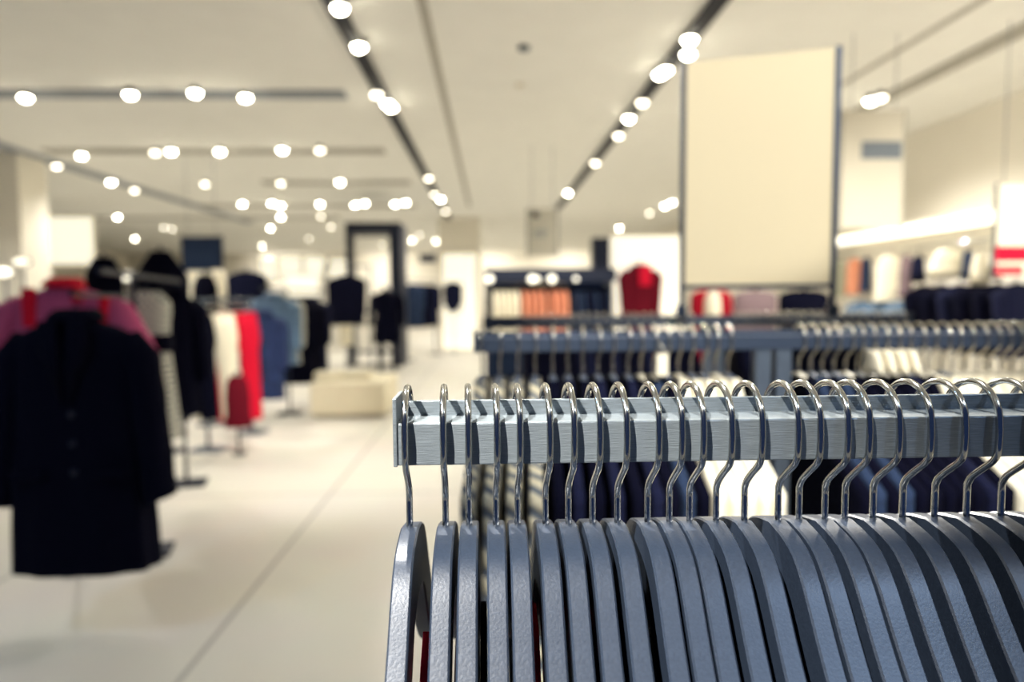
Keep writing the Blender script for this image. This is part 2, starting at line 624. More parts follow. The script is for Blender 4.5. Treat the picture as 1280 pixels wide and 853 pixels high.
# front rack
O1 = Vector((pa.x, pa.y, 0))
make_rack('brushed steel clothes rail in front, hung with slate hangers', O1, 0.98, (0.50, 0.545))
SHANK = [512, 557, 586.5, 620, 647, 682, 710.5, 740.6, 772, 809.5, 836.7, 861.8, 895, 930.4, 972.5, 998.5, 1031, 1056, 1091, 1128, 1168, 1208, 1251, 1291]
TURN = [3, 9, 9, 12, 0, 11, 0, -2, 0, 1, 5.5, 3, 3, 6, 0, 0, 3, 5.5, -7, 0, 4, -3, 0, 2]
Y_SHANK = 0.0178
GARB = {}


def cloth_slab(bm, thick, wave, rear=-1.0):
    """a length of cloth hung inside the arms, in the hanger's own frame: a thin closed sheet in the y-z plane"""
    top = [(-0.150, 0.145), (-0.110, 0.110), (-0.070, 0.085), (-0.035, 0.060), (0.0, 0.046), (0.022, 0.050), (0.036, 0.062), (0.050, 0.082), (0.066, 0.104), (0.090, 0.128), (0.120, 0.148), (0.150, 0.160)]
    top = [p for p in top if p[0] >= rear]
    rows = []
    n = 8
    for u, d in top:
        rows.append([(u, d + (0.60 - d) * (k / n) ** 1.4) for k in range(n + 1)])
    h = thick / 2
    A = [[bm.verts.new((-h + wave * math.sin(u * 60 + d * 14), -u, -d)) for u, d in r] for r in rows]
    B = [[bm.verts.new((h + wave * math.sin(u * 60 + d * 14), -u, -d)) for u, d in r] for r in rows]
    m_ = len(rows)
    for i in range(m_ - 1):
        for k in range(n):
            bm.faces.new((A[i][k], A[i + 1][k], A[i + 1][k + 1], A[i][k + 1]))
            bm.faces.new((B[i][k], B[i][k + 1], B[i + 1][k + 1], B[i + 1][k]))
        bm.faces.new((A[i][0], B[i][0], B[i + 1][0], A[i + 1][0]))
        bm.faces.new((A[i][n], A[i + 1][n], B[i + 1][n], B[i][n]))
    for i in (0, m_ - 1):
        for k in range(n):
            bm.faces.new((A[i][k], A[i][k + 1], B[i][k + 1], B[i][k]))
    return bm


front_pos = []
for k, (sx, tn) in enumerate(zip(SHANK, TURN)):
    # where the shank's pixel ray meets the rail's own vertical plane
    r = ray(sx, 640)
    o = Vector((0, 0, EYE))
    pl = O1 + RY * Y_SHANK
    tt = (pl - o).dot(RY) / r.dot(RY)
    x = ((o + r * tt) - O1).dot(RX)
    front_pos.append(x)
for k, x in enumerate(front_pos):
    loc = O1 + RX * x + RY * Y_SHANK
    loc.z = Z_SH + random.uniform(-0.0008, 0.0008) * 0
    hang(hanger_slate, loc, RAIL_A, 'slate plastic hanger on the front rail, %s from the aisle end' % nth(k + 1), 'slate hangers on the front rail', math.radians(tn))

bpy.context.view_layer.update()

# ------------------------------------------------------------------ garments seen edge-on, on their hangers
def w_at(drop):
    if drop >= HALF[-1][1]:
        return HALF[-1][0] + 0.005
    for (u0, d0), (u1, d1) in zip(HALF, HALF[1:]):
        if d0 <= drop <= d1:
            return u0 + (u1 - u0) * (drop - d0) / (d1 - d0)
    return 0.2


def make_shirt(name, m, length, t0=0.0075, t1=0.0085, seed=0, hood=False):
    """a top on a hanger seen from its side: a thin lofted shell, open at the neck; x is its thickness"""
    rnd = random.Random(seed)
    ph = [rnd.uniform(0, 6.28) for _ in range(4)]
    t = thing(name, '-', 'top')
    hood_m = M['white']
    drops = [0.0065, 0.010, 0.016, 0.024, 0.034, 0.047, 0.064, 0.084, 0.105, 0.125, 0.142, 0.156, 0.172, 0.2, 0.26, 0.33, 0.42, 0.52, 0.62, 0.72]
    drops = [d for d in drops if d < length] + [length]
    rings = []
    n = 44
    for d in drops:
        w = w_at(d) + 0.0060
        low = max(0.0, (d - 0.15) / 0.5)
        th = t0 + (t1 - t0) * min(1, low * 2)
        ring = []
        q = n // 2
        for side in (1, -1):
            for j in range(q):
                y = (-1 + 2 * (j + 0.5) / q) * w * side
                edge = min(1.0, (w - abs(y)) / 0.004 + 0.5) if j in (0, q - 1) else 1.0
                if j in (0, q - 1):
                    y = math.copysign(w, y)
                    edge = 0.55
                elif j in (1, q - 2):
                    y = math.copysign(w - 0.0022, y)
                fold = 0.0012 * min(1, low * 3) * math.sin(y * 70 + ph[0] + d * 6)
                ring.append(Vector((th * edge * side + fold, y - 0.004 * low * math.sin(ph[1] + d * 9), -d)))
        rings.append(ring)
    bm = bmesh.new()
    loft(bm, rings, False, False)
    o = obj('cloth', bm, m, t)
    # neckband: the first two rings again, a touch wider
    bm = bmesh.new()
    nb = []
    for rg, sc in ((rings[0], 1.06), (rings[1], 1.06), (rings[1], 1.0)):
        nb.append([Vector((p.x * sc * 1.02, p.y * (1 + (sc - 1) * 0.5), p.z + 0.001)) for p in rg])
    loft(bm, nb, False, False)
    obj('neckband', bm, m, t)
    if hood:
        bm = bmesh.new()
        rings = []
        for k in range(8):
            q = k / 7
            z = 0.003 + 0.036 * math.sin(q * PI * 0.5)
            hw = 0.032 * (1 - 0.5 * q)
            rings.append([Vector((0.0062 * math.sin(2 * PI * j / 14), -0.046 + hw * math.cos(2 * PI * j / 14) + 0.006 * q, z)) for j in range(14)])
        loft(bm, rings)
        obj('hood', bm, hood_m, t)['label'] = 'white stand-up hood'
    return t


protos = {
    'navy': make_shirt('blouse', M['navy'], 0.66, seed=1),
    'ink': make_shirt('blouse', M['navy_lift'], 0.70, seed=2),
    'slate': make_shirt('blouse', M['slate_cloth'], 0.64, seed=3),
    'white': make_shirt('blouse', M['white'], 0.68, seed=4),
    'hood': make_shirt('hooded_top', M['navy'], 0.68, seed=5, hood=True),
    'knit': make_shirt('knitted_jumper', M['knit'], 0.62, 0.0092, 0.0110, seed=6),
}
WORD = {'navy': 'near-black navy blouse', 'ink': 'ink blue blouse', 'slate': 'slate blue blouse', 'white': 'white blouse', 'hood': 'navy top with a white hood',
        'knit': 'beige cable-knit jumper'}


def put(kind, loc, rz, label, group):
    p = protos[kind]
    if p.name not in _used:
        _used[p.name] = 1
        p.location = loc
        p.rotation_euler = (0, 0, rz)
        p['label'] = label
        p['group'] = group
        return p
    return dup(p, loc, rz, label, group)


def fill_rack(origin, xs, kinds, hanger_kinds, rail_word, rzs=None):
    for k, (x, kd, hk) in enumerate(zip(xs, kinds, hanger_kinds)):
        loc = origin + RX * x + RY * Y_SHANK
        loc.z = Z_SH
        rz = RAIL_A - (rzs[k] if rzs else 0.0)
        n = nth(k + 1)
        hw = 'slate' if hk is hanger_back else 'pale'
        hang(hk, loc, rz, '%s hanger on the %s rail, %s from the aisle end' % (hw, rail_word, n), 'hangers on the %s rail' % rail_word, math.radians(random.uniform(-6, 6)) + (rzs[k] if rzs else 0.0))
        if kd:
            put(kd, loc, rz, '%s on the %s rail, %s hanger from the aisle end' % (WORD[kd], rail_word, n), 'tops on the %s rail' % rail_word)


# middle rack
p2 = on_plane(592, 441, EYE - 0.0905)
O2 = Vector((p2.x, p2.y, 0))
L2 = 1.06


def px_of(p):
    q = RC.transposed() @ (p - Vector((0, 0, EYE)))
    return 640 + FPX * q.x / -q.z, 426.5 - FPX * q.y / -q.z


xs, kinds, hks, rzs = [], [], [], []
x = 0.013
post2 = None
while x < L2 - 0.02:
    P = O2 + RX * x + RY * Y_SHANK
    P.z = Z_SH
    sx = px_of(P)[0]
    Q = P - RY * 0.2
    Q.z = EYE - 0.3
    fx = px_of(Q)[0]
    if 921 < sx < 984:
        if post2 is None and sx > 928:
            post2 = x
        x += 0.0195
        continue
    step = 0.0195 + random.uniform(0, 0.0025)
    if len(xs) < 9:
        step += 0.004
    if len(xs) < 4:
        kd, step = 'knit', 0.0290
    elif 893 < fx < 985 or fx > 1258:
        kd = 'white'
    elif 1070 < sx < 1128:
        kd = 'hood'
    else:
        kd = random.choice(['navy', 'navy', 'ink', 'slate'] if sx > 690 else ['navy', 'ink'])
    xs.append(x)
    kinds.append(kd)
    rzs.append(max(0.0, math.radians(6.0 - 0.6 * len(xs))))
    hks.append(hanger_pale if sx > 775 and random.random() < 0.7 else hanger_back)
    x += step
post2 = post2 or 0.42
make_rack('steel clothes rail standing second from the viewer, crowded with tops', O2, L2, (post2, post2 + 0.034), M['rack_slate'])
fill_rack(O2, xs, kinds, hks, 'middle', rzs)

# third rack
p3 = on_plane(604, 411, EYE - 0.0905)
O3 = Vector((p3.x, p3.y, 0))
L3 = 1.22
xs, kinds, hks = [], [], []
x = 0.12
while x < L3 - 0.02:
    if 0.60 < x < 0.70:
        x += 0.02
        continue
    xs.append(x)
    kinds.append(random.choice(['navy', 'navy', 'navy', 'ink']))
    hks.append(hanger_back)
    x += 0.0200 + random.uniform(0, 0.004)
make_rack('steel clothes rail standing third from the viewer, under the blank poster', O3, L3, (0.62, 0.655), M['rack_slate'])
fill_rack(O3, xs, kinds, hks, 'third')

# red and maroon cloth in the front row; navy sheets added to darken gaps
for k in range(len(front_pos) - 1):
    gap = front_pos[k + 1] - front_pos[k]
    if k == 0:
        dx, th, mm, lab = gap - 0.0100, 0.0035, 'red', 'red garment between the first and second hangers of the front rail'
    elif k == 4:
        dx, th, mm, lab = gap / 2, max(0.0028, gap - 0.0118), 'red', 'red garment between the fifth and sixth hangers of the front rail'
    elif k == 1:
        dx, th, mm, lab = gap / 2, max(0.0014, gap - 0.0118), 'maroon', 'dark maroon garment between the second and third hangers of the front rail'
    elif gap < 0.0132 or k in (13, 14):
        continue
    else:
        dx, th, mm, lab = gap / 2, max(0.0014, gap - 0.0118), 'navy', 'added dark shading sheet between the %s and %s hangers of the front rail' % (nth(k + 1), nth(k + 2))
    loc = O1 + RX * (front_pos[k] + dx) + RY * Y_SHANK
    loc.z = Z_SH
    t = thing('hanging_garment', lab, 'garment', loc, RAIL_A, 'garments in the gaps of the front row')
    bm = bmesh.new()
    cloth_slab(bm, th, 0.0003, 0.02 if k == 0 else -1.0)
    obj('cloth', bm, M[mm], t)

# white size tag hanging on the middle rail
pt = on_plane(828, 455, EYE - 0.103)
t = thing('price_tag', 'white paper tag dangling under the middle rail', 'tag', at(828, 455, (O2.y) * 1.02 - 0.04))
bm = bmesh.new()
box(bm, (-0.009, -0.001, -0.019), (0.009, 0.001, 0.016), 0.0006)
obj('card', bm, M['white'], t, smooth=False)
bm = bmesh.new()
tube(bm, catmull([(0, 0, 0.013), (0.003, 0.004, 0.022), (0, 0.012, 0.030), (-0.002, 0.008, 0.034)], 5), 0.0006, 6)
obj('string', bm, M['white'], t)

# ------------------------------------------------------------------ the blank poster on the third rail
SD = 1.80
tl, tr = at(856, 81, SD * 1.028), at(1046, 64, SD * 0.972)
bl, br_ = at(857, 357, SD * 1.028), at(1037, 354, SD * 0.972)
cx = (tl + tr + bl + br_) / 4
w = ((tr - tl).length + (br_ - bl).length) / 4
dirx = ((tr - tl) + (br_ - bl))
ang = math.atan2(dirx.y, dirx.x)
ztop, zbot = (tl.z + tr.z) / 2, (bl.z + br_.z) / 2
zrail = EYE - 0.0592
t = thing('poster_stand', 'blank cream poster in a thin dark frame standing on the third rail', 'poster', (cx.x, cx.y, zrail), ang)
hb, h0 = ztop - zrail, zbot - zrail
obj('board', boxes(((-w, -0.003, h0), (w, 0.003, hb)), bevel=0.0008), M['board'], t, smooth=False)
for s in (-1, 1):
    x0 = s * (w + 0.006)
    obj('upright', boxes(((x0 - 0.007, -0.008, 0.004), (x0 + 0.007, 0.008, hb + 0.003)), bevel=0.0015), M['frame'], t, smooth=False)
    obj('clamp', boxes(((x0 - 0.014, -0.02, 0.0005), (x0 + 0.014, 0.02, 0.03)), bevel=0.002), M['frame'], t, smooth=False)
obj('bottom_bar', boxes(((-w, -0.007, h0 - 0.012), (w, 0.007, h0)), bevel=0.0015), M['frame'], t, smooth=False)

# ------------------------------------------------------------------ hanging signs
def sign_board(name, label, c, hw, z0, z1, m, frame_m, rz=0.0, marks=(), rods=True):
    t = thing(name, label, 'sign', (c.x, c.y, z0), rz)
    h = z1 - z0
    obj('panel', boxes(((-hw, -0.008, 0), (hw, 0.008, h)), bevel=0.002), m, t, smooth=False)
    for s in (-1, 1):
        obj('side_rail', boxes(((s * hw - 0.008, -0.011, -0.01), (s * hw + 0.008, 0.011, h + 0.01)), bevel=0.002), frame_m, t, smooth=False)
    if rods:
        for s in (-0.7, 0.7):
            bm = bmesh.new()
            tube(bm, [(s * hw, 0, h - 0.002), (s * hw, 0, CEIL - z0)], 0.003, 6)
            obj('hanging_wire', bm, M['post'], t)
    for nm, x0, x1, za, zb_, mm in marks:
        obj(nm, boxes(((x0, -0.0105, za), (x1, -0.0082, zb_))), mm, t, smooth=False)
    return t


d = 9.0
a, b = at(659, 262, d), at(697, 320, d)
hw = (b.x - a.x) / 2
sign_board('hanging_sign', 'small grey hanging sign with a dark square in its corner', (a + b) / 2, hw, b.z, a.z, M['grey_board'], M['frame'],
           marks=(('printed_square', -hw * 0.7, -hw * 0.25, (a.z - b.z) * 0.82, (a.z - b.z) * 0.95, M['navy_lift']),
                  ('printed_line', -hw * 0.6, hw * 0.4, (a.z - b.z) * 0.5, (a.z - b.z) * 0.54, M['grey_print']),
                  ('printed_line', -hw * 0.6, hw * 0.2, (a.z - b.z) * 0.42, (a.z - b.z) * 0.46, M['grey_print'])))
d = 5.2
a, b = at(1050, 140, d), at(1130, 285, d)
hw = (b.x - a.x) / 2
hh = a.z - b.z
sign_board('hanging_sign', 'tall pale hanging banner with a grey printed block behind the poster', (a + b) / 2, hw, b.z, a.z, M['banner'], M['grey_board'],
           marks=(('printed_block', -hw * 0.38, hw * 0.93, hh * 0.59, hh * 0.74, M['grey_print']),))
d = 5.0
a, b = at(1243, 232, d), at(1300, 345, d)
hw = (b.x - a.x) / 2
hh = a.z - b.z
sign_board('sale_sign', 'white sign with red bands at the edge by the lit wall', (a + b) / 2, hw, b.z, a.z, M['white'], M['frame'],
           marks=(('red_band', -hw * 0.98, hw * 0.97, hh * 0.16, hh * 0.33, M['red']), ('red_band', -hw * 0.98, hw * 0.3, 0.01, hh * 0.11, M['red'])))
d = 20
a, b = at(525, 318, d), at(545, 328, d)
sign_board('hanging_sign', 'tiny dark hanging sign far down the aisle', (a + b) / 2, (b.x - a.x) / 2, b.z, a.z, M['dark_metal'], M['dark_metal'])
d = 9
a, b = at(228, 296, d), at(278, 338, d)
sign_board('hanging_sign', 'dark slate hanging sign above the trouser rack', (a + b) / 2, (b.x - a.x) / 2, b.z, a.z, M['slate_cloth'], M['dark_metal'])


# ------------------------------------------------------------------ garments that face the viewer
def ring_xy(w, t, z, n=36, fold=0.0, k=9, ph=0.0, p=0.8, dy=0.0):
    out = []
    for j in range(n):
        a = 2 * PI * j / n
        f = 1 + fold * math.sin(k * a + ph)
        out.append(Vector((w * f * math.copysign(abs(math.cos(a)) ** p, math.cos(a)), dy + t * f * math.copysign(abs(math.sin(a)) ** p, math.sin(a)), z)))
    return out


def thin_hanger(m, half=0.19, name='clothes_hanger', label='-', loc=(0, 0, 0), rz=0.0, hook=0.10, group=None, drop=0.07, turn=0.0):
    """wishbone hanger lying in the local xz plane with the neck at the origin"""
    t = thing(name, label, 'hanger', loc, rz, group)
    bm = bmesh.new()
    tube(bm, catmull([(-half, 0, -drop), (-half * 0.55, 0, -drop * 0.55), (-0.04, 0, -0.012), (0, 0, -0.004), (0.04, 0, -0.012), (half * 0.55, 0, -drop * 0.55), (half, 0, -drop)], 5), 0.007, 8)
    obj('body', bm, m, t)
    bm = bmesh.new()
    hk = max(hook, 0.066)
    tube(bm, catmull([(0, 0, -0.008), (0, 0, max(0.0, hk - 0.075)), (0, 0, hk - 0.060), (0, -0.012, hk - 0.045), (0, -0.021, hk - 0.026), (0, -0.0175, hk - 0.007), (0, 0, hk), (0, 0.0175, hk - 0.007), (0, 0.021, hk - 0.026)], 5), 0.0028, 8)
    obj('hook', bm, M['chrome'] if m is not M['hanger_black'] else m, t).rotation_euler = (0, 0, turn)
    return t


def make_top(name, label, cat, m, loc, rz, sh=0.20, length=0.7, chest=0.23, hem=0.25, t=0.075, sleeve=0.55, cuff=0.045, splay=0.1, collar=None, buttons=0, seed=1,
             stripes=None, pocket=None, belt=None, group=None, slope=0.068, belt_z=-0.45):
    rnd = random.Random(seed)
    ph = rnd.uniform(0, 6)
    o = thing(name, label, cat, loc, rz, group)
    nk = min(0.075, sh * 0.6)
    e = slope - 0.068
    rows = [(nk, t * 0.55, -0.012), (nk + (sh - nk) * 0.2, t * 0.62, -0.022 - e * 0.2), (nk + (sh - nk) * 0.62, t * 0.72, -0.042 - e * 0.6), (sh, t * 0.8, -slope), (sh * 1.05, t * 0.9, -0.10 - e), (chest, t, -0.20 - e), (chest * 0.98, t * 1.02, -0.32 - e * 0.5)]
    k = 0
    z = -0.32
    while z > -length + 0.05:
        z -= 0.1
        q = min(1, (-z - 0.32) / max(0.1, length - 0.32))
        rows.append((chest + (hem - chest) * q, t * (1.02 + 0.25 * q), max(z, -length + 0.012)))
    rows.append((hem, t * 1.25, -length))
    rings = []
    for w_, t_, z_ in rows:
        low = min(1, max(0, (-z_ - 0.15) / 0.6))
        rings.append(ring_xy(w_, t_, z_, 40, 0.05 * low, 9, ph + z_ * 1.5))
    bm = bmesh.new()
    loft(bm, rings, False, False)
    obj('bodice' if cat == 'dress' else 'body_panel', bm, m, o)
    if sleeve:
        for s in (-1, 1):
            bm = bmesh.new()
            rs = []
            nn = 9
            for i in range(nn):
                q = i / (nn - 1)
                c = Vector((s * (sh * 0.93 + 0.035 + splay * q), -0.004 * i, -0.085 - sleeve * q))
                r_ = 0.066 + (cuff - 0.066) * q
                if i == 0:
                    c = Vector((s * sh * 0.86, 0, -0.072))
                    r_ = 0.045
                rs.append([c + Vector((r_ * math.cos(2 * PI * j / 18) * (1 + 0.05 * math.sin(3 * q * 6 + j)), r_ * 0.92 * math.sin(2 * PI * j / 18), 0.02 * s * math.cos(2 * PI * j / 18))) for j in range(18)])
            loft(bm, rs, True, False)
            obj('sleeve', bm, m, o)
    if collar:
        bm = bmesh.new()
        loft(bm, [ring_xy(0.078, t * 0.60, -0.014, 30), ring_xy(0.074, t * 0.72, 0.012, 30, dy=0.004), ring_xy(0.068, t * 0.66, 0.034, 30, dy=0.008), ring_xy(0.092, t * 0.95, 0.010, 30), ring_xy(0.10, t * 1.0, -0.012, 30)], False, False)
        obj('collar', bm, collar, o)
        if buttons:
            for s in (-1, 1):
                bm = bmesh.new()
                pts = [(0.02, -0.002), (0.085, -0.012), (0.098, -0.12), (0.062, -0.20), (0.012, -0.33)]
                f0 = [Vector((s * x_, -t * 1.02 - 0.004, z_)) for x_, z_ in pts]
                f1 = [p + Vector((0, -0.007, 0)) for p in f0]
                loft(bm, [f0, f1])
                obj('lapel', bm, collar, o)
    for i in range(buttons):
        bm = bmesh.new()
        disc_stack(bm, [(0.004, 0), (0.013, 0.001), (0.014, 0.004), (0.012, 0.006)], 14)
        b = obj('button', bm, M['button'], o, loc=(0.02, -t * 1.09, -0.36 - 0.11 * i))
        b.rotation_euler = (PI / 2, 0, 0)
    if stripes:
        for x0, x1, z0_, z1_ in stripes:
            bm = bmesh.new()
            box(bm, (x0, -t * 1.0 - 0.012, z0_), (x1, -t * 0.7, z1_), 0.006)
            obj('red_trim', bm, M['red'], o)
    if pocket:
        for s in (-1, 1):
            obj('pocket_flap', boxes(((s * 0.15 - 0.065, -t * 1.16 - 0.008, -length * 0.62), (s * 0.15 + 0.065, -t * 1.1, -length * 0.62 + 0.035)), bevel=0.003), pocket, o)
    if belt:
        bm = bmesh.new()
        loft(bm, [ring_xy(chest * 1.06, t * 1.12, belt_z + 0.05, 40), ring_xy(chest * 1.12, t * 1.2, belt_z, 40), ring_xy(chest * 1.08, t * 1.14, belt_z - 0.05, 40)], False, False)
        obj('belt', bm, belt, o)
    return o


def make_trousers(label, m, loc, rz, length=1.0, waist=0.17, hem=0.10, t=0.05, seed=1, group=None, name='trousers', parts=True, band=None):
    o = thing(name, label, 'trousers', loc, rz, group)
    for s in (-1, 1):
        bm = bmesh.new()
        rs = []
        for i in range(10):
            q = i / 9
            w_ = waist * 0.52 * (1 - q) ** 0.8 + hem * 0.55 * (1 - (1 - q) ** 0.8)
            if q < 0.25:
                w_ *= 1 + 0.25 * math.sin(q * 4 * PI / 2)
            cx_ = s * (waist * 0.5 + (0.012 + hem * 0.15) * q)
            rs.append([Vector((cx_ + w_ * math.cos(2 * PI * j / 20), t * (1 - 0.2 * q) * math.sin(2 * PI * j / 20) * (1 + 0.12 * math.sin(5 * q + j * 2 + seed)), -0.03 - (length - 0.03) * q)) for j in range(20)])
        loft(bm, rs, True, False)
        obj('trouser_leg', bm, m, o)
    bm = bmesh.new()
    loft(bm, [ring_xy(waist * 0.99, t * 0.9, -0.035, 30), ring_xy(waist, t * 0.92, -0.02, 30), ring_xy(waist * 0.98, t * 0.85, 0.0, 30)], False, False)
    obj('waistband', bm, band or m, o)
    return o


def clip_hanger(label, loc, rz, half=0.17, hook=0.09, group=None, turn=PI / 2):
    t = thing('clip_hanger', label, 'hanger', loc, rz, group)
    bm = bmesh.new()
    tube(bm, [(-half, 0, 0), (half, 0, 0)], 0.008, 8)
    obj('bar', bm, M['chrome'], t)
    for s in (-1, 1):
        obj('clip', boxes(((s * half * 0.8 - 0.014, -0.014, -0.045), (s * half * 0.8 + 0.014, 0.014, 0.016)), bevel=0.003), M['chrome'], t)
    bm = bmesh.new()
    tube(bm, catmull([(0, 0, 0.0), (0, 0, hook * 0.35), (0, -0.02, hook * 0.62), (0, -0.018, hook * 0.86), (0, 0, hook), (0, 0.019, hook * 0.86)], 5), 0.003, 8)
    obj('hook', bm, M['chrome'], t).rotation_euler = (0, 0, turn)
    return t


def bar_rack(name, label, p0, p1, z, posts=(0.0, 1.0), m=None, thick=0.012, arm=None, foot=(0.10, 0.13)):
    """free standing rack: top bar between two plan points, posts at the given fractions, base plates"""
    m = m or M['dark_metal']
    p0, p1 = Vector((p0.x, p0.y, 0)), Vector((p1.x, p1.y, 0))
    d_ = p1 - p0
    L = d_.length
    t = thing(name, label, 'clothes rack', p0, math.atan2(d_.y, d_.x))
    obj('top_bar', boxes(((-0.02, -thick, z - thick * 2), (L + 0.02, thick, z)), bevel=0.003), m, t, smooth=False)
    for q in posts:
        obj('post', boxes(((L * q - thick, -thick, 0.02), (L * q + thick, thick, z - thick * 2)), bevel=0.003), m, t, smooth=False)
        obj('base_plate', boxes(((L * q - foot[0], -foot[1], 0), (L * q + foot[0], foot[1], 0.022)), bevel=0.004), m, t, smooth=False)
    if arm:
        za, la = arm
        obj('front_arm', boxes(((-la, -0.006, za - 0.016), (0.30 * L - thick, 0.006, za)), bevel=0.002), m, t, smooth=False)
        obj('arm_stop', boxes(((-la - 0.004, -0.006, za - 0.016), (-la, 0.006, za + 0.012)), bevel=0.001), m, t, smooth=False)
    return t


# rack beside the aisle: long navy coat, checked dress, black jacket in one line
def on_line(p0, p1, y):
    q = (y - p0.y) / (p1.y - p0.y)
    return Vector((p0.x + (p1.x - p0.x) * q, y, 0))


def garment_stand(label, c, r=0.15, m=None):
    """post with a round foot that carries one garment by its neck"""
    m = m or M['dark_metal']
    t = thing('garment_stand', label, 'display stand', (c.x, c.y, 0))
    bm = bmesh.new()
    disc_stack(bm, [(r, 0), (r, 0.010), (r * 0.9, 0.014)], 24)
    obj('base', bm, m, t)
    bm = bmesh.new()
    tube(bm, [(0, 0, 0.013), (0, 0, c.z - 0.002)], 0.011, 10)
    obj('pole', bm, m, t)
    bm = bmesh.new()
    disc_stack(bm, [(0.004, c.z + 0.026), (0.015, c.z + 0.020), (0.019, c.z + 0.008), (0.014, c.z - 0.002)], 14)
    obj('finial', bm, m, t)
    return t


cA = at(95, 397, 2.62)
rear = on_plane(234, 606, 0.0)
lineA = Vector((cA.x, cA.y, 0))
front = on_line(lineA, rear, 3.02)
A_ANG = math.atan2(rear.y - front.y, rear.x - front.x)
A_RZ = A_ANG - PI / 2
za = cA.z + 0.105
z_bar = at(160, 341, 3.5).z
bar_rack('garment_rack', 'dark steel rack carrying the long navy coat and checked dress', front, rear, z_bar, (0.30, 1.0), arm=(za - 0.012, (front - lineA).length + 0.03))
make_top('coat', 'long near-black navy coat hanging foremost beside the aisle', 'coat', M['navy'], cA, 0.02, sh=0.215, length=0.98, chest=0.24, hem=0.265, t=0.085, sleeve=0.62, cuff=0.06, splay=0.07,
         collar=M['navy'], buttons=3, pocket=M['navy'], seed=3)
thin_hanger(M['hanger_black'], label='black hanger holding up the long navy coat', loc=cA, rz=0.02, hook=0.108, drop=0.06, half=0.15, turn=PI / 2 + A_RZ)
for yy, nm, cat_, mm, lab, kw in ((3.86, 'dress', 'dress', 'hound', 'grey and white checked dress between navy coat and black jacket', dict(sh=0.125, length=0.84, chest=0.12, hem=0.16, t=0.075, sleeve=0, seed=5, belt=M['navy'], belt_z=-0.30)),
                                  (4.66, 'jacket', 'jacket', 'navy', 'black jacket hanging by the rear post of the coat rack', dict(sh=0.125, length=0.84, chest=0.14, hem=0.15, t=0.08, sleeve=0.52, splay=0.04, cuff=0.05, collar=M['navy'], seed=6))):
    c = on_line(lineA, rear, yy)
    c.z = z_bar - 0.012 - 0.07
    make_top(nm, lab, cat_, M[mm], c, A_RZ, **kw)
    thin_hanger(M['hanger_black'], label='black hanger carrying the ' + lab.split(' between')[0].split(' hanging')[0], loc=c, rz=A_RZ, hook=0.082 + 0.012, half=0.09, drop=0.045, turn=PI / 2)

# pink top on a stand of its own, behind the coat
cP = at(80, 356, 3.30)
o = make_top('blouse', 'mauve pink top with red trim behind the long navy coat', 'top', M['pink'], cP, -0.05, sh=0.225, length=0.40, chest=0.25, hem=0.25, t=0.07, sleeve=0.26, cuff=0.085, splay=0.13, collar=M['red'],
             stripes=((-0.155, -0.10, -0.20, -0.015), (0.085, 0.125, -0.09, -0.015), (0.215, 0.25, -0.22, -0.06)), seed=4)
bm = bmesh.new()
loft(bm, [ring_xy(0.248, 0.085, -0.39, 36), ring_xy(0.258, 0.095, -0.41, 36, 0.02), ring_xy(0.27, 0.10, -0.6, 36, 0.04), ring_xy(0.285, 0.105, -0.8, 36, 0.05)], False, False)
obj('lower_panel', bm, M['maroon'], o)['label'] = 'dark maroon lower part'
garment_stand('dark stand inside the mauve pink top', cP, 0.09)

# black blouses that rise above them, each on a stand
for px, py, dd, sh, sl, ln, lab in ((200, 312, 5.9, 0.22, 0.22, 0.62, 'black blouse with sloping shoulders rising above the checked dress'),
                                    (129, 320, 5.7, 0.14, 0.13, 0.60, 'smaller black blouse rising above the mauve pink top'),
                                    (256, 342, 7.2, 0.12, 0.12, 0.55, 'black blouse under the dark slate sign')):
    c = at(px, py, dd)
    make_top('blouse', lab, 'top', M['navy'], c, 0, sh=sh, length=ln, chest=sh + 0.01, hem=sh + 0.01, t=0.08, sleeve=0, seed=px, slope=sl)
    garment_stand('dark stand carrying the ' + lab, c)

# trouser rack
d0, d1 = at(232, 372, 5.7), at(318, 372, 6.85)
zt = at(290, 373, 6.2).z
bar_rack('garment_rack', 'steel rack of trousers beyond the coat rack', d0, d1, zt, (0.22, 0.90), M['post'])
T_RZ = math.atan2(d1.y - d0.y, d1.x - d0.x) - PI / 2
for q, mm, ln, lab, wst in ((0.07, 'navy', 0.90, 'black trousers at the near end of the trouser rack', 0.16),
                            (0.36, 'white', 0.95, 'white trousers beside the red trousers on the rack', 0.17),
                            (0.70, 'red', 1.03, 'bright red trousers hanging at the aisle side of the rack', 0.175)):
    c = d0.lerp(d1, q)
    c.z = zt - 0.09 - 0.046
    make_trousers(lab, M[mm], c, 0.2, ln, wst, 0.14 if mm != 'red' else 0.15, 0.07, seed=int(q * 100))
    clip_hanger('clip hanger holding the ' + lab.split(' at ')[0].split(' beside ')[0].split(' hanging ')[0], c + Vector((0, 0, 0.046 + 0.018)), 0.2, 0.14, 0.072 + 0.012, turn=PI / 2 + T_RZ - 0.2)
c = at(296, 468, 5.85)  # dark maroon piece over the lower front of the red trousers
make_top('overlay', 'dark maroon skirt in front of the bright red trousers', 'overlay', M['maroon'], c, 0.2, sh=0.085, length=0.46, chest=0.10, hem=0.115, t=0.04, sleeve=0, seed=8)
garment_stand('low stand inside the dark maroon skirt', c, 0.06)

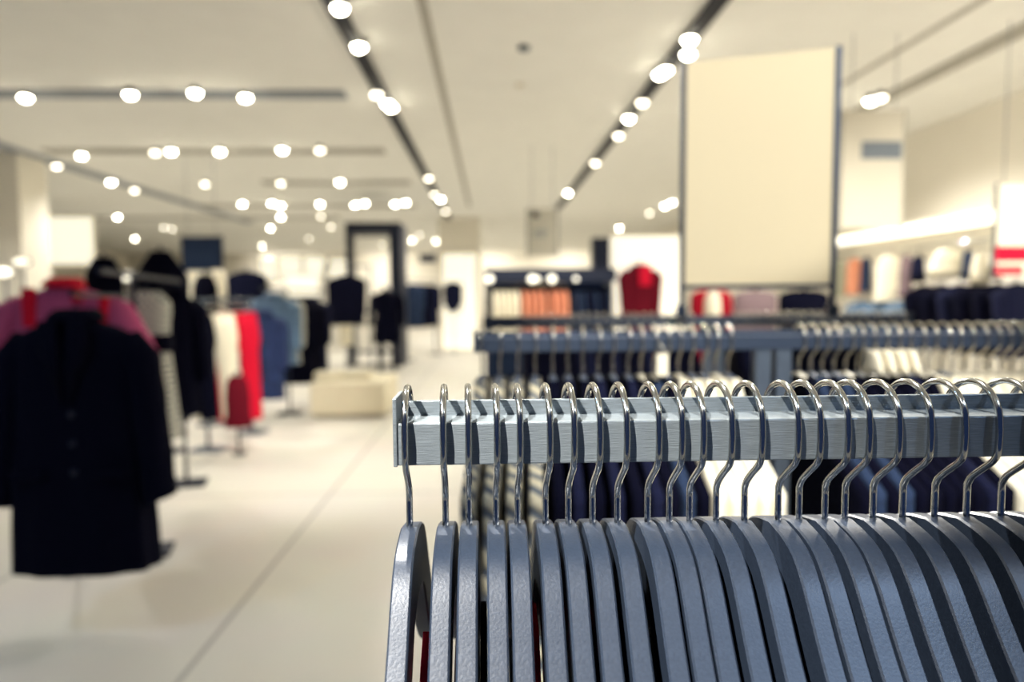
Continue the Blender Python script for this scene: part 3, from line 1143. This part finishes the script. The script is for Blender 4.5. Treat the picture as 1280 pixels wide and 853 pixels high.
# denim rack
d0, d1 = at(324, 362, 6.95), at(404, 366, 9.3)
zt = at(345, 360, 7.3).z
bar_rack('garment_rack', 'dark rack of denim jackets and black coats along the aisle', d0, d1, zt, (0.36, 0.93))
D_RZ = math.atan2(d1.y - d0.y, d1.x - d0.x) - PI / 2
for q, dz, mm, ln, sh, lab in ((0.045, 0.25, 'denim_dark', 0.90, 0.17, 'dark blue denim jacket hung low, foremost on the denim rack'),
                               (0.165, 0.07, 'denim', 0.74, 0.22, 'pale blue denim jacket second on the denim rack'),
                               (0.275, 0.07, 'hound', 0.76, 0.18, 'speckled denim jacket third on the denim rack'),
                               (0.46, 0.11, 'navy', 1.0, 0.20, 'black coat fourth on the denim rack'),
                               (0.60, 0.11, 'navy', 1.0, 0.20, 'black coat fifth on the denim rack'),
                               (0.76, 0.11, 'navy_lift', 0.95, 0.17, 'ink blue coat at the far end of the denim rack')):
    c = d0.lerp(d1, q)
    c.z = zt - 0.012 - dz
    nm = 'jacket' if 'jacket' in lab else 'coat'
    make_top(nm, lab, nm, M[mm], c, D_RZ, sh=sh, length=ln, chest=sh + 0.01, hem=sh + 0.02, t=0.075, sleeve=0.5, splay=0.02, collar=M[mm], seed=int(q * 1000))
    thin_hanger(M['hanger_black'], label='black hanger carrying the ' + lab.split(' hung')[0].split(' second')[0].split(' third')[0], loc=c, rz=D_RZ, hook=dz + 0.012 + 0.012, half=0.13, drop=0.05, turn=PI / 2)
for px, py, dd, sh, ln, mm, lab in ((308, 338, 8.3, 0.23, 0.5, 'navy_lift', 'black rounded blouse raised above the denim jackets'),
                                    (245, 338, 8.2, 0.10, 0.36, 'white', 'white blouse shining under the dark sign, nearer the checked dress'),
                                    (271, 336, 8.6, 0.10, 0.34, 'white', 'white blouse shining under the dark sign, nearer the denim')):
    c = at(px, py, dd)
    make_top('blouse', lab, 'top', M[mm], c, 0, sh=sh, length=ln, chest=sh + 0.01, hem=sh, t=0.08, sleeve=0, seed=px)
    garment_stand('dark stand carrying the ' + lab, c)

# ------------------------------------------------------------------ middle distance
# dark portal
d = 13.0
a, b = at(431, 278, d), at(500, 278, d)
zt = a.z
t = thing('display_portal', 'tall dark portal frame with an open top beside the aisle', 'display frame', (a.x, a.y, 0))
W = b.x - a.x
obj('upright', boxes(((0, 0, 0), (0.09, 0.5, zt - 0.2)), bevel=0.006), M['dark_metal'], t, smooth=False)
obj('upright', boxes(((W - 0.22, 0, 0), (W, 0.9, zt - 0.2)), bevel=0.006), M['dark_metal'], t, smooth=False)
obj('head_beam', boxes(((0, 0, zt - 0.2), (W, 0.9, zt)), bevel=0.006), M['dark_metal'], t, smooth=False)
obj('shelf', boxes(((0.09, 0.05, 1.05), (W - 0.22, 0.45, 1.09)), bevel=0.004), M['dark_metal'], t, smooth=False)
obj('shelf', boxes(((0.09, 0.05, 0.25), (W - 0.22, 0.45, 0.29)), bevel=0.004), M['dark_metal'], t, smooth=False)

p0, p1 = at(405, 336, 10.6), at(462, 336, 10.9)
bar_rack('garment_rack', 'dark rack before the portal with a black jumper', p0, p1, p0.z + 0.06, (0.0, 1.0), M['dark_metal'])
make_top('jumper', 'black jumper hanging squarely before the dark portal', 'jumper', M['navy'], at(433, 343, 10.55), 0, sh=0.23, length=0.78, chest=0.25, hem=0.26, t=0.09, sleeve=0.55, splay=0.0, seed=21)
c = at(432, 398, 11.2)
garment_stand('stand carrying the white shirt under the black jumper', c, 0.1)
make_top('shirt', 'white shirt hung low under the black jumper', 'shirt', M['white'], c, 0, sh=0.10, length=0.45, chest=0.11, hem=0.11, t=0.06, sleeve=0, seed=22)


# mannequin
def mannequin(label, foot, height, coat_m, rz=0.0):
    t = thing('mannequin', label, 'mannequin', foot, rz)
    s = height / 1.5
    bm = bmesh.new()
    layers = [(0.045, 0.045, 1.5), (0.05, 0.05, 1.45), (0.15, 0.08, 1.41), (0.2, 0.10, 1.36), (0.18, 0.115, 1.22), (0.14, 0.10, 1.05), (0.175, 0.115, 0.88), (0.165, 0.11, 0.80)]
    loft(bm, [ring_xy(w_ * s, t_ * s, z_ * s, 20) for w_, t_, z_ in layers])
    for q in (-1, 1):
        loft(bm, [[Vector((q * (0.085 + k_ * 0.01) * s + r_ * s * math.cos(2 * PI * j / 14), (0.0 + dy) * s + r_ * s * math.sin(2 * PI * j / 14), z_ * s)) for j in range(14)]
                  for k_, (r_, z_, dy) in enumerate([(0.085, 0.84, 0), (0.08, 0.68, 0), (0.06, 0.48, 0), (0.058, 0.36, 0.015), (0.04, 0.12, 0.01), (0.038, 0.05, 0)])])
        loft(bm, [[Vector((q * 0.135 * s + w_ * s * math.cos(2 * PI * j / 12), y_ * s, z_ * s + 0.022 * s * math.sin(2 * PI * j / 12))) for j in range(12)]
                  for w_, y_, z_ in ((0.03, 0.05, 0.04), (0.04, -0.02, 0.05), (0.042, -0.10, 0.038), (0.02, -0.16, 0.03))])
    obj('figure', bm, M['skin_form'], t)
    cs = make_coat_parts(t, coat_m, s)
    bm = bmesh.new()
    disc_stack(bm, [(0.19 * s, 0.0), (0.19 * s, 0.008), (0.17 * s, 0.012)], 28)
    obj('base', bm, M['post'], t)
    return t


def make_coat_parts(t, m, s):
    bm = bmesh.new()
    rows = [(0.09, 0.07, 1.43), (0.2, 0.105, 1.385), (0.23, 0.12, 1.33), (0.22, 0.14, 1.2), (0.2, 0.13, 1.04), (0.225, 0.145, 0.85), (0.245, 0.155, 0.62), (0.25, 0.16, 0.5)]
    loft(bm, [ring_xy(w_ * s, t_ * s, z_ * s, 30, 0.03 if z_ < 1 else 0, 8) for w_, t_, z_ in rows], False, False)
    obj('coat', bm, m, t)
    for q in (-1, 1):
        bm = bmesh.new()
        tube(bm, [Vector(p) * s for p in ((q * 0.19, 0, 1.36), (q * 0.25, 0, 1.28), (q * 0.275, -0.01, 1.05), (q * 0.285, -0.05, 0.82))], [0.06 * s, 0.068 * s, 0.06 * s, 0.05 * s], 14)
        obj('coat_sleeve', bm, m, t)


f = on_plane(485, 464, 0.0)
mannequin('headless mannequin in a black coat standing before the dark portal', f, 1.52, M['navy'])

# low plinth
a = on_plane(388, 524, 0)
b = on_plane(482, 524, 0)
t = thing('display_plinth', 'low cream display plinth on the floor by the aisle', 'plinth', (a.x, a.y, 0))
Wp = b.x - a.x
obj('block', boxes(((0, 0, 0.04), (Wp, 1.0, 0.40)), bevel=0.02), M['plinth'], t, smooth=False)
obj('kick_base', boxes(((0.04, 0.04, 0), (Wp - 0.04, 0.96, 0.04)), bevel=0.003), M['grey_board'], t, smooth=False)
for px, py, dd, lab in ((412, 468, 8.0, 'folded white jumper on the low plinth, nearer the coats'), (448, 466, 8.0, 'folded white jumper on the low plinth, beside the aisle')):
    c = at(px, py, dd)
    o = thing('folded_jumper', lab, 'jumper', (c.x, c.y, 0.4005))
    for i in range(2):
        bm = bmesh.new()
        box(bm, (-0.15, -0.12, 0.04 * i), (0.15, 0.12, 0.04 * i + 0.038), 0.016, 3)
        obj('fold', bm, M['white'], o)

# aisle-side clutter before the white pillar: rack of dark tops
p0, p1 = at(508, 350, 14.3), at(543, 350, 15.8)
bar_rack('garment_rack', 'small rack of dark tops far along the aisle', p0, p1, p0.z + 0.02, (0.0, 1.0))
F_RZ = math.atan2(p1.y - p0.y, p1.x - p0.x) - PI / 2
for q, mm, lab in ((0.2, 'slate_cloth', 'slate top on the small far rack, nearest the portal'), (0.5, 'navy', 'black top in the middle of the small far rack'),
                   (0.8, 'navy_lift', 'ink blue top on the small far rack, next to the pillar')):
    c = p0.lerp(p1, q)
    c.z = p0.z + 0.02 - 0.09
    make_top('jumper', lab, 'top', M[mm], c, F_RZ, sh=0.2, length=0.95, chest=0.2, hem=0.22, t=0.09, sleeve=0.5, splay=0.02, seed=int(q * 77))
    thin_hanger(M['hanger_black'], label='black hanger carrying the ' + lab.split(' on ')[0].split(' in ')[0] + ' far along the aisle', loc=c, rz=F_RZ, hook=0.102, half=0.13, drop=0.05, turn=PI / 2)
a, b = at(548, 312, 17), at(600, 312, 17)
pl = struct('pillar_1', boxes(((a.x, a.y, 0), (b.x, a.y + 0.8, CEIL)), bevel=0.01), M['wall'])
t = thing('light_panel', 'lit white panel on the pillar at the end of the aisle', 'lightbox', (a.x + 0.1, a.y - 0.05, 0))
obj('diffuser', boxes(((0, 0, 0.03), (b.x - a.x - 0.2, 0.03, 2.4)), bevel=0.005), M['lightbox'], t, smooth=False)
obj('casing', boxes(((-0.03, 0.028, 0), (b.x - a.x - 0.17, 0.048, 2.43)), bevel=0.003), M['wall'], t, smooth=False)
c = at(566, 352, 16.3)
make_top('coat', 'dark coat hanging alone against the lit white pillar', 'coat', M['navy_lift'], c, 0, sh=0.15, length=0.72, chest=0.16, hem=0.15, t=0.09, sleeve=0.5, splay=0.0, seed=31)
garment_stand('stand carrying the dark coat before the lit pillar', c, 0.12, M['post'])

# back wall light boxes
for k, (px0, px1, py0, py1) in enumerate(((324, 344, 322, 350), (352, 376, 322, 350), (380, 406, 322, 350), (412, 434, 324, 352))):
    a, b = at(px0, py0, 24.5), at(px1, py1, 24.5)
    t = thing('light_panel', 'lit panel on the far wall behind the denim rack, %s from the coats' % nth(k + 1), 'lightbox', (a.x, a.y, b.z), 0, 'lit panels on the far wall')
    obj('diffuser', boxes(((0, 0, 0), (b.x - a.x, 0.05, a.z - b.z)), bevel=0.01), M['lightbox'], t, smooth=False)
    obj('casing', boxes(((-0.05, 0.045, -0.05), (b.x - a.x + 0.05, 0.1, a.z - b.z + 0.05)), bevel=0.01), M['grey_board'], t, smooth=False)
    obj('stand', boxes((((b.x - a.x) / 2 - 0.05, 0.05, -b.z), ((b.x - a.x) / 2 + 0.05, 0.1, -0.04))), M['grey_board'], t, smooth=False)
a, b = at(357, 344, 12.0), at(398, 381, 12.0)
t = thing('light_panel', 'bright square lit panel standing behind the black coats', 'lightbox', (a.x, a.y, b.z))
obj('diffuser', boxes(((0, 0, 0), (b.x - a.x, 0.04, a.z - b.z)), bevel=0.006), M['lightbox'], t, smooth=False)
obj('casing', boxes(((-0.02, 0.035, -0.02), (b.x - a.x + 0.02, 0.08, a.z - b.z + 0.02)), bevel=0.004), M['grey_board'], t, smooth=False)
obj('stand', boxes((((b.x - a.x) / 2 - 0.05, 0.04, -b.z), ((b.x - a.x) / 2 + 0.05, 0.08, -0.015))), M['grey_board'], t, smooth=False)

# outer side: pillar, lit partition and oval lamps
a, b = at(-30, 235, 9), at(22, 235, 9)
struct('pillar_2', boxes(((a.x, a.y, 0), (b.x, a.y + 0.6, CEIL)), bevel=0.01), M['wall'])
a, b = at(30, 272, 13), at(112, 330, 13)
t = thing('light_panel', 'wide lit panel glowing behind the pink top', 'lightbox', (a.x, a.y, b.z))
obj('diffuser', boxes(((0, 0, 0), (b.x - a.x, 0.05, a.z - b.z)), bevel=0.01), M['lightbox'], t, smooth=False)
obj('casing', boxes(((-0.03, 0.045, -0.03), (b.x - a.x + 0.03, 0.1, a.z - b.z + 0.03)), bevel=0.01), M['wall'], t, smooth=False)
for q in (0.1, 0.9):
    obj('stand', boxes((((b.x - a.x) * q - 0.05, 0.05, -b.z), ((b.x - a.x) * q + 0.05, 0.1, -0.02))), M['wall'], t, smooth=False)
for px, py, dd, lab in ((6, 341, 7.5, 'oval lamp glowing low at the outer pillar'), (28, 328, 8.2, 'dimmer oval lamp beside the outer pillar'), (159, 345, 6.6, 'oval lamp glowing above the checked dress')):
    c = at(px, py, dd)
    t = thing('stand_lamp', lab, 'lamp', (c.x, c.y, 0))
    bm = bmesh.new()
    loft(bm, [[Vector((0.10 * r_ * math.cos(2 * PI * j / 20), -0.03 + y_, c.z + 0.045 * r_ * math.sin(2 * PI * j / 20))) for j in range(20)] for r_, y_ in ((0.3, -0.03), (0.75, -0.022), (1, 0), (0.98, 0.01))])
    obj('diffuser', bm, M['led'] if px != 28 else M['lightbox'], t)
    obj('back_shell', boxes(((-0.09, -0.02, c.z - 0.04), (0.09, 0.03, c.z + 0.04)), bevel=0.015), M['dark_metal'], t)
    bm = bmesh.new()
    tube(bm, [(0, 0.01, 0.015), (0, 0.01, c.z - 0.035)], 0.012, 10)
    obj('stem', bm, M['dark_metal'], t)
    bm = bmesh.new()
    disc_stack(bm, [(0.14, 0), (0.14, 0.012), (0.02, 0.02)], 20)
    obj('base', bm, M['dark_metal'], t)

# ------------------------------------------------------------------ gondola behind the racks: white, coral and grey tops
d = 5.4
a, b = at(606, 341, d), at(770, 341, d)
t = thing('display_gondola', 'dark shelf unit behind the racks with white and coral tops', 'display shelf', (a.x, a.y, 0))
W = b.x - a.x
obj('back_panel', boxes(((0, 0.26, 0), (W, 0.30, a.z)), bevel=0.004), M['slate_cloth'], t, smooth=False)
obj('top_shelf', boxes(((0, -0.06, a.z), (W, 0.30, a.z + 0.03)), bevel=0.004), M['dark_metal'], t, smooth=False)
obj('fascia', boxes(((0, -0.064, a.z - 0.075), (W, -0.04, a.z - 0.001)), bevel=0.003), M['dark_metal'], t, smooth=False)
obj('hanging_rail', boxes(((0.01, 0.08, a.z - 0.10), (W - 0.01, 0.10, a.z - 0.075)), bevel=0.004), M['chrome'], t, smooth=False)
for x in (0.0, W - 0.03):
    obj('side_panel', boxes(((x, 0.10, 0), (x + 0.03, 0.26, a.z)), bevel=0.003), M['dark_metal'], t, smooth=False)
obj('base_shelf', boxes(((0.03, 0.0, 0), (W - 0.03, 0.26, 0.12)), bevel=0.004), M['dark_metal'], t, smooth=False)
row = [('white', x) for x in range(618, 648, 7)] + [('coral', x) for x in (655, 663, 671, 679, 690, 698, 706)] + [('slate_cloth', x) for x in (719, 727)] + [('navy_lift', 735)] + [('slate_cloth', 743), ('navy_lift', 751), ('slate_cloth', 759)]
cnt = {}
NAME = {'white': 'white', 'coral': 'coral', 'slate_cloth': 'slate blue', 'navy_lift': 'ink blue'}
for mm, px in row:
    cnt[mm] = cnt.get(mm, 0) + 1
    c = at(px, 362, d - 0.04)
    bm = bmesh.new()
    make_top('blouse', '%s top on the shelf unit, %s of that colour from the aisle' % (NAME[mm], nth(cnt[mm])), 'top', M[mm], c, 0, sh=0.020, length=0.36 if mm != 'slate_cloth' else 0.5, chest=0.021, hem=0.021, t=0.19, sleeve=0,
             seed=px, group='tops on the shelf unit')
for k, px in enumerate((612, 665, 672, 690, 720)):  # glowing discs added to stand for bright glints on hooks
    c = at(px, 349, d - 0.085)
    t = thing('glint_disc', 'small round lamp on the dark shelf fascia, %s from the aisle' % nth(k + 1), 'lamp', c, 0, 'glowing discs on the shelf fascia')
    bm = bmesh.new()
    r_ = 0.030 if px in (665, 690, 612) else 0.018
    disc_stack(bm, [(r_, 0), (r_ * 0.95, 0.006), (r_ * 0.6, 0.012)], 18)
    o = obj('lens', bm, M['led'], t)
    o.rotation_euler = (PI / 2, 0, 0)
    bm = bmesh.new()
    disc_stack(bm, [(r_ * 1.15, -0.008), (r_ * 1.15, 0.002)], 18)
    o = obj('bezel', bm, M['dark_metal'], t)
    o.rotation_euler = (PI / 2, 0, 0)

# lit panel with a red dress, dark pillar
d = 6.4
a, b = at(764, 296, d), at(856, 400, d)
t = thing('light_panel', 'large bright lit panel behind the red and maroon dress', 'lightbox', (a.x, a.y, 0))
W = b.x - a.x
obj('diffuser', boxes(((0, 0, b.z - 0.15), (W, 0.05, a.z)), bevel=0.006), M['lightbox'], t, smooth=False)
obj('casing', boxes(((-0.02, 0.05, 0), (W + 0.02, 0.14, a.z + 0.02)), bevel=0.005), M['wall'], t, smooth=False)
a2, b2 = at(741, 297, 6.3), at(763, 352, 6.3)
t = thing('display_column', 'slim dark display column beside the bright lit panel', 'display column', (a2.x, a2.y, 0))
obj('shaft', boxes(((0, 0, 0.03), (b2.x - a2.x, 0.14, a2.z)), bevel=0.006), M['dark_metal'], t, smooth=False)
obj('foot', boxes(((-0.04, -0.04, 0), (b2.x - a2.x + 0.04, 0.18, 0.03)), bevel=0.004), M['dark_metal'], t, smooth=False)
cD = at(800, 329, 6.0)
make_top('dress', 'red and maroon dress hanging before the bright lit panel', 'dress', M['maroon'], cD, 0, sh=0.11, length=0.75, chest=0.125, hem=0.13, t=0.06, sleeve=0.42, splay=0.0, cuff=0.03, stripes=((-0.02, 0.085, -0.2, -0.02),), seed=51)
garment_stand('chrome stand carrying the red and maroon dress', cD, 0.13, M['chrome'])

# garments glimpsed under the poster
for px, py, dd, mm, sh, lab in ((889, 361, 5.02, 'crimson', 0.145, 'red top glimpsed under the poster, behind the third rail'), (944, 362, 5.35, 'mauve_grey', 0.165, 'mauve grey top glimpsed under the poster'),
                            (1005, 361, 5.02, 'navy', 0.175, 'black top glimpsed under the poster')):
    c = at(px, py, dd)
    make_top('blouse', lab, 'top', M[mm], c, 0, sh=sh, length=0.6, chest=sh + 0.01, hem=sh + 0.015, t=0.07, sleeve=0, seed=px, slope=0.04)
    garment_stand('stand carrying the ' + lab.split(' glimpsed')[0] + ' seen under the poster', c, 0.12)
c = at(891, 362, 4.5)
make_top('blouse', 'small white top in front of the red top', 'top', M['white'], c, 0, sh=0.05, length=0.16, chest=0.055, hem=0.05, t=0.05, sleeve=0, seed=66)
garment_stand('slim stand carrying the small white top', c, 0.1)

# ------------------------------------------------------------------ lit wall display
def wall_pt(px, py, off=0.0):
    r = ray(px, py)
    s = (X_R - off) / r.x
    return Vector((0, 0, EYE)) + r * s


a, b = wall_pt(1250, 275, 0.3), wall_pt(1042, 300, 0.3)
zl = (a.z + b.z) / 2
t = thing('led_strip_light', 'long glowing light strip above the wall of clothes', 'strip light', (X_R - 0.3, a.y, zl))
L = b.y - a.y
bm = bmesh.new()
tube(bm, [(0, 0, 0), (0, L, 0)], 0.055, 14)
obj('diffuser', bm, M['led'], t)
obj('canopy_shelf', boxes(((-0.05, -0.1, 0.06), (0.299, L + 0.1, 0.09)), bevel=0.004), M['wall'], t, smooth=False)
for y in (0.02, L - 0.06):
    obj('end_clip', boxes(((-0.03, y, 0.03), (0.03, y + 0.04, 0.065)), bevel=0.003), M['wall'], t, smooth=False)
za = wall_pt(1140, 310, 0.30).z
ZU = za
t = thing('wall_rail', 'upper steel rail on the wall under the light strip', 'clothes rail', (X_R - 0.30, a.y - 0.3, za))
bm = bmesh.new()
tube(bm, [(0, 0, 0), (0, L + 0.6, 0)], 0.012, 10)
obj('bar', bm, M['chrome'], t)
for y in (0.05, (L + 0.6) / 2, L + 0.55):
    obj('bracket', boxes(((0, y, -0.01), (0.2995, y + 0.02, 0.01)), bevel=0.003), M['chrome'], t, smooth=False)

# clothes on the wall: (px of centre, top, bottom, half width px, material, noun, label)
WALL = [
    (1050, 318, 372, 8, 'sage', 'blouse', 'grey green blouse at the poster end of the wall rail'),
    (1069, 318, 368, 10, 'coral', 'blouse', 'coral blouse near the poster end of the wall rail'),
    (1083, 320, 366, 7, 'slate_cloth', 'blouse', 'slate blouse between the coral blouse and the white dress'),
    (1112, 312, 376, 17, 'white', 'dress', 'long white dress in the middle of the wall rail'),
    (1133, 318, 372, 8, 'mauve_grey', 'blouse', 'mauve grey blouse beside the long white dress'),
    (1148, 318, 340, 9, 'navy_lift', 'jacket', 'ink blue jacket beside the mauve grey blouse on the wall'),
    (1186, 304, 338, 22, 'white', 'blouse', 'wide white blouse below the glowing strip'),
    (1226, 316, 334, 11, 'white', 'blouse', 'small white blouse next to the sale sign'),
    (1211, 312, 336, 8, 'slate_cloth', 'blouse', 'slate blouse squeezed between two white blouses'),
    (1247, 308, 330, 7, 'navy_lift', 'blouse', 'ink blue blouse beside the sale sign'),
]
for k, (px, y0, y1, hwp, mm, nm, lab) in enumerate(WALL):
    c = wall_pt(px, y0, 0.30)
    e = wall_pt(px, y1, 0.30)
    dist = (c - Vector((0, 0, EYE))).dot(RC @ Vector((0, 0, -1)))
    hw_ = hwp * dist / FPX
    c.z = min(c.z, ZU - 0.045)
    thin_hanger(M['hanger_pale'], label='pale hanger carrying the ' + lab, loc=c, hook=ZU - c.z + 0.017, half=hw_ * 0.5, drop=0.03, turn=PI / 2)
    make_top('hanging_' + nm, lab, 'dress' if nm == 'dress' else 'top', M[mm], c, 0.0, sh=hw_ * 0.85, length=max(0.22, c.z - e.z), chest=hw_, hem=hw_ * 1.1, t=0.04, sleeve=0.0, seed=px)
zb_ = wall_pt(1200, 346, 0.30).z
def wall_bar(label, y0, y1, z):
    t = thing('wall_rail', label, 'clothes rail', (X_R - 0.30, y0, z))
    bm = bmesh.new()
    tube(bm, [(0, 0, 0), (0, y1 - y0, 0)], 0.012, 10)
    obj('bar', bm, M['chrome'], t)
    for y in (0.05, (y1 - y0) / 2, y1 - y0 - 0.07):
        obj('bracket', boxes(((0, y, -0.01), (0.2995, y + 0.02, 0.01)), bevel=0.003), M['chrome'], t, smooth=False)


wall_bar('lower steel rail on the wall holding dark garments', a.y - 0.9, wall_pt(1148, 350, 0.3).y, zb_)
zd_ = wall_pt(1100, 368, 0.30).z
wall_bar('lowest steel rail on the wall holding pale denim jackets', wall_pt(1143, 350, 0.3).y, wall_pt(1062, 350, 0.3).y, zd_)
LOW = [(1078, 384, 'denim', 'pale denim jacket low on the wall, nearest the poster'), (1102, 388, 'denim', 'pale denim jacket low on the wall under the white dress'), (1128, 378, 'denim', 'pale denim jacket low on the wall beside the black garments'),
       (1156, 356, 'navy', 'black garment first along the lower wall rail'), (1178, 357, 'navy', 'black garment second along the lower wall rail'), (1200, 356, 'navy_lift', 'ink blue garment third along the lower wall rail'),
       (1222, 356, 'navy', 'black garment fourth along the lower wall rail'), (1246, 356, 'navy', 'black garment fifth along the lower wall rail'), (1272, 356, 'navy_lift', 'ink blue garment last along the lower wall rail')]
for px, y0, mm, lab in LOW:
    c = wall_pt(px, y0, 0.30)
    c.z = (zd_ if mm == 'denim' else zb_) - 0.075
    thin_hanger(M['hanger_black'], label='black hanger carrying the ' + lab, loc=c, hook=0.092, half=0.11, drop=0.045, turn=PI / 2)
    make_top('hanging_jacket', lab, 'jacket', M[mm], c, 0.0, sh=0.16, length=0.7, chest=0.165, hem=0.17, t=0.07, sleeve=0.45, splay=-0.02, seed=px)

# ------------------------------------------------------------------ light
world = bpy.data.worlds.new('shop_ambient')
scene.world = world
world.use_nodes = True
bg = world.node_tree.nodes['Background']
bg.inputs['Color'].default_value = (0.16, 0.30, 0.80, 1)
bg.inputs['Strength'].default_value = 0.10

WARM = (1.0, 0.955, 0.86)
COOL = (0.50, 0.70, 1.0)


def spot(px, py, z, energy, target=None, angle=100, blend=0.6, radius=0.05, loc=None, color=None):
    ld = bpy.data.lights.new('spot_beam', 'SPOT')
    ld.energy = energy
    ld.color = color or WARM
    ld.spot_size = math.radians(angle)
    ld.spot_blend = blend
    ld.shadow_soft_size = radius
    o = bpy.data.objects.new('spot_beam', ld)
    COL.objects.link(o)
    p = Vector(loc) if loc else on_plane(px, py, z)
    o.location = p
    tg = Vector(target) if target else Vector((p.x, p.y, 0))
    o.rotation_euler = (tg - p).to_track_quat('-Z', 'Y').to_euler()
    return o


ZS = CEIL - 0.17
# key and back light on the front rail, added beams on the rails behind and on the poster
spot(0, 0, 0, 1350, (-0.06, 0.36, 1.25), 15, 1.0, 0.016, loc=(xm + 0.05, -0.85, ZS))
spot(0, 0, 0, 460, (0.0, 0.36, 1.2), 26, 0.9, 0.016, loc=(-0.35, 1.2, ZS))
spot(0, 0, 0, 3000, (0.42, 0.36, 1.24), 8, 0.8, 0.03, loc=(0.24, 5.2, ZS))
spot(0, 0, 0, 100, (0.6, 0.36, 1.2), 28, 0.8, 0.05, loc=(1.5, -1.2, ZS), color=COOL)  # cool lamp added to tint the front hangers blue
spot(0, 0, 0, 640, (0.42, 1.18, 1.2), 21, 0.6, 0.03, loc=(0.5, -1.1, ZS))  # added to make the hooks on the rear rails sparkle
spot(0, 0, 0, 590, (cx.x, cx.y, cx.z + 0.24), 18, 0.4, 0.05, loc=(0.9, -1.7, ZS))  # added to brighten the poster board
# the bright pool on the aisle, cool light at the near end, general floods, several added away from the tracks
spot(0, 0, 0, 290, (-1.3, 5.3, 0), 62, 1.0, 0.06, loc=(xm, 4.9, ZS))
spot(0, 0, 0, 115, None, 140, 1.0, 0.1, loc=(-2.6, 0.8, ZS), color=COOL)
KS = 0.41
for (x_, y_), e_ in {(xm, 9.5): 230, (xm, 14): 520, (xm, 20): 700, (xr, 4.6): 130, (xr, 8.0): 220, (xr, 12.5): 450,
                     (-3.9, 6.6): 420, (-2.6, 9.2): 320, (-5.5, 10.5): 480, (-4.0, 15): 650, (-8.5, 16): 800, (3.6, 7.0): 900, (3.0, 16): 600, (-2.0, 25): 900, (3.0, 25): 700, (-8, 25): 800,
                     (2.6, -0.8): 120, (2.2, 3.6): 700, (-5.6, 7.0): 560}.items():
    spot(0, 0, 0, e_ * KS, None, 150, 0.8, 0.08, loc=(x_, y_, ZS))
# washes added to brighten the trouser rack and the far wall
spot(0, 0, 0, 420, (-2.15, 6.3, 0.8), 34, 0.9, 0.05, loc=(-1.5, 4.0, ZS))
for x_ in (-9.0, -4.5, 0.0, 3.5):
    spot(0, 0, 0, 420, (x_, Y_B, 1.4), 110, 1.0, 0.08, loc=(x_, Y_B - 2.6, ZS))
spot(0, 0, 0, 240, (0.35, 5.4, 1.25), 26, 0.9, 0.05, loc=(0.2, 3.3, ZS))  # added to brighten the tops on the shelf unit
spot(0, 0, 0, 470, (4.7, 4.6, 0.4), 120, 0.9, 0.08, loc=(3.2, 2.4, ZS))  # wash added to brighten the side wall
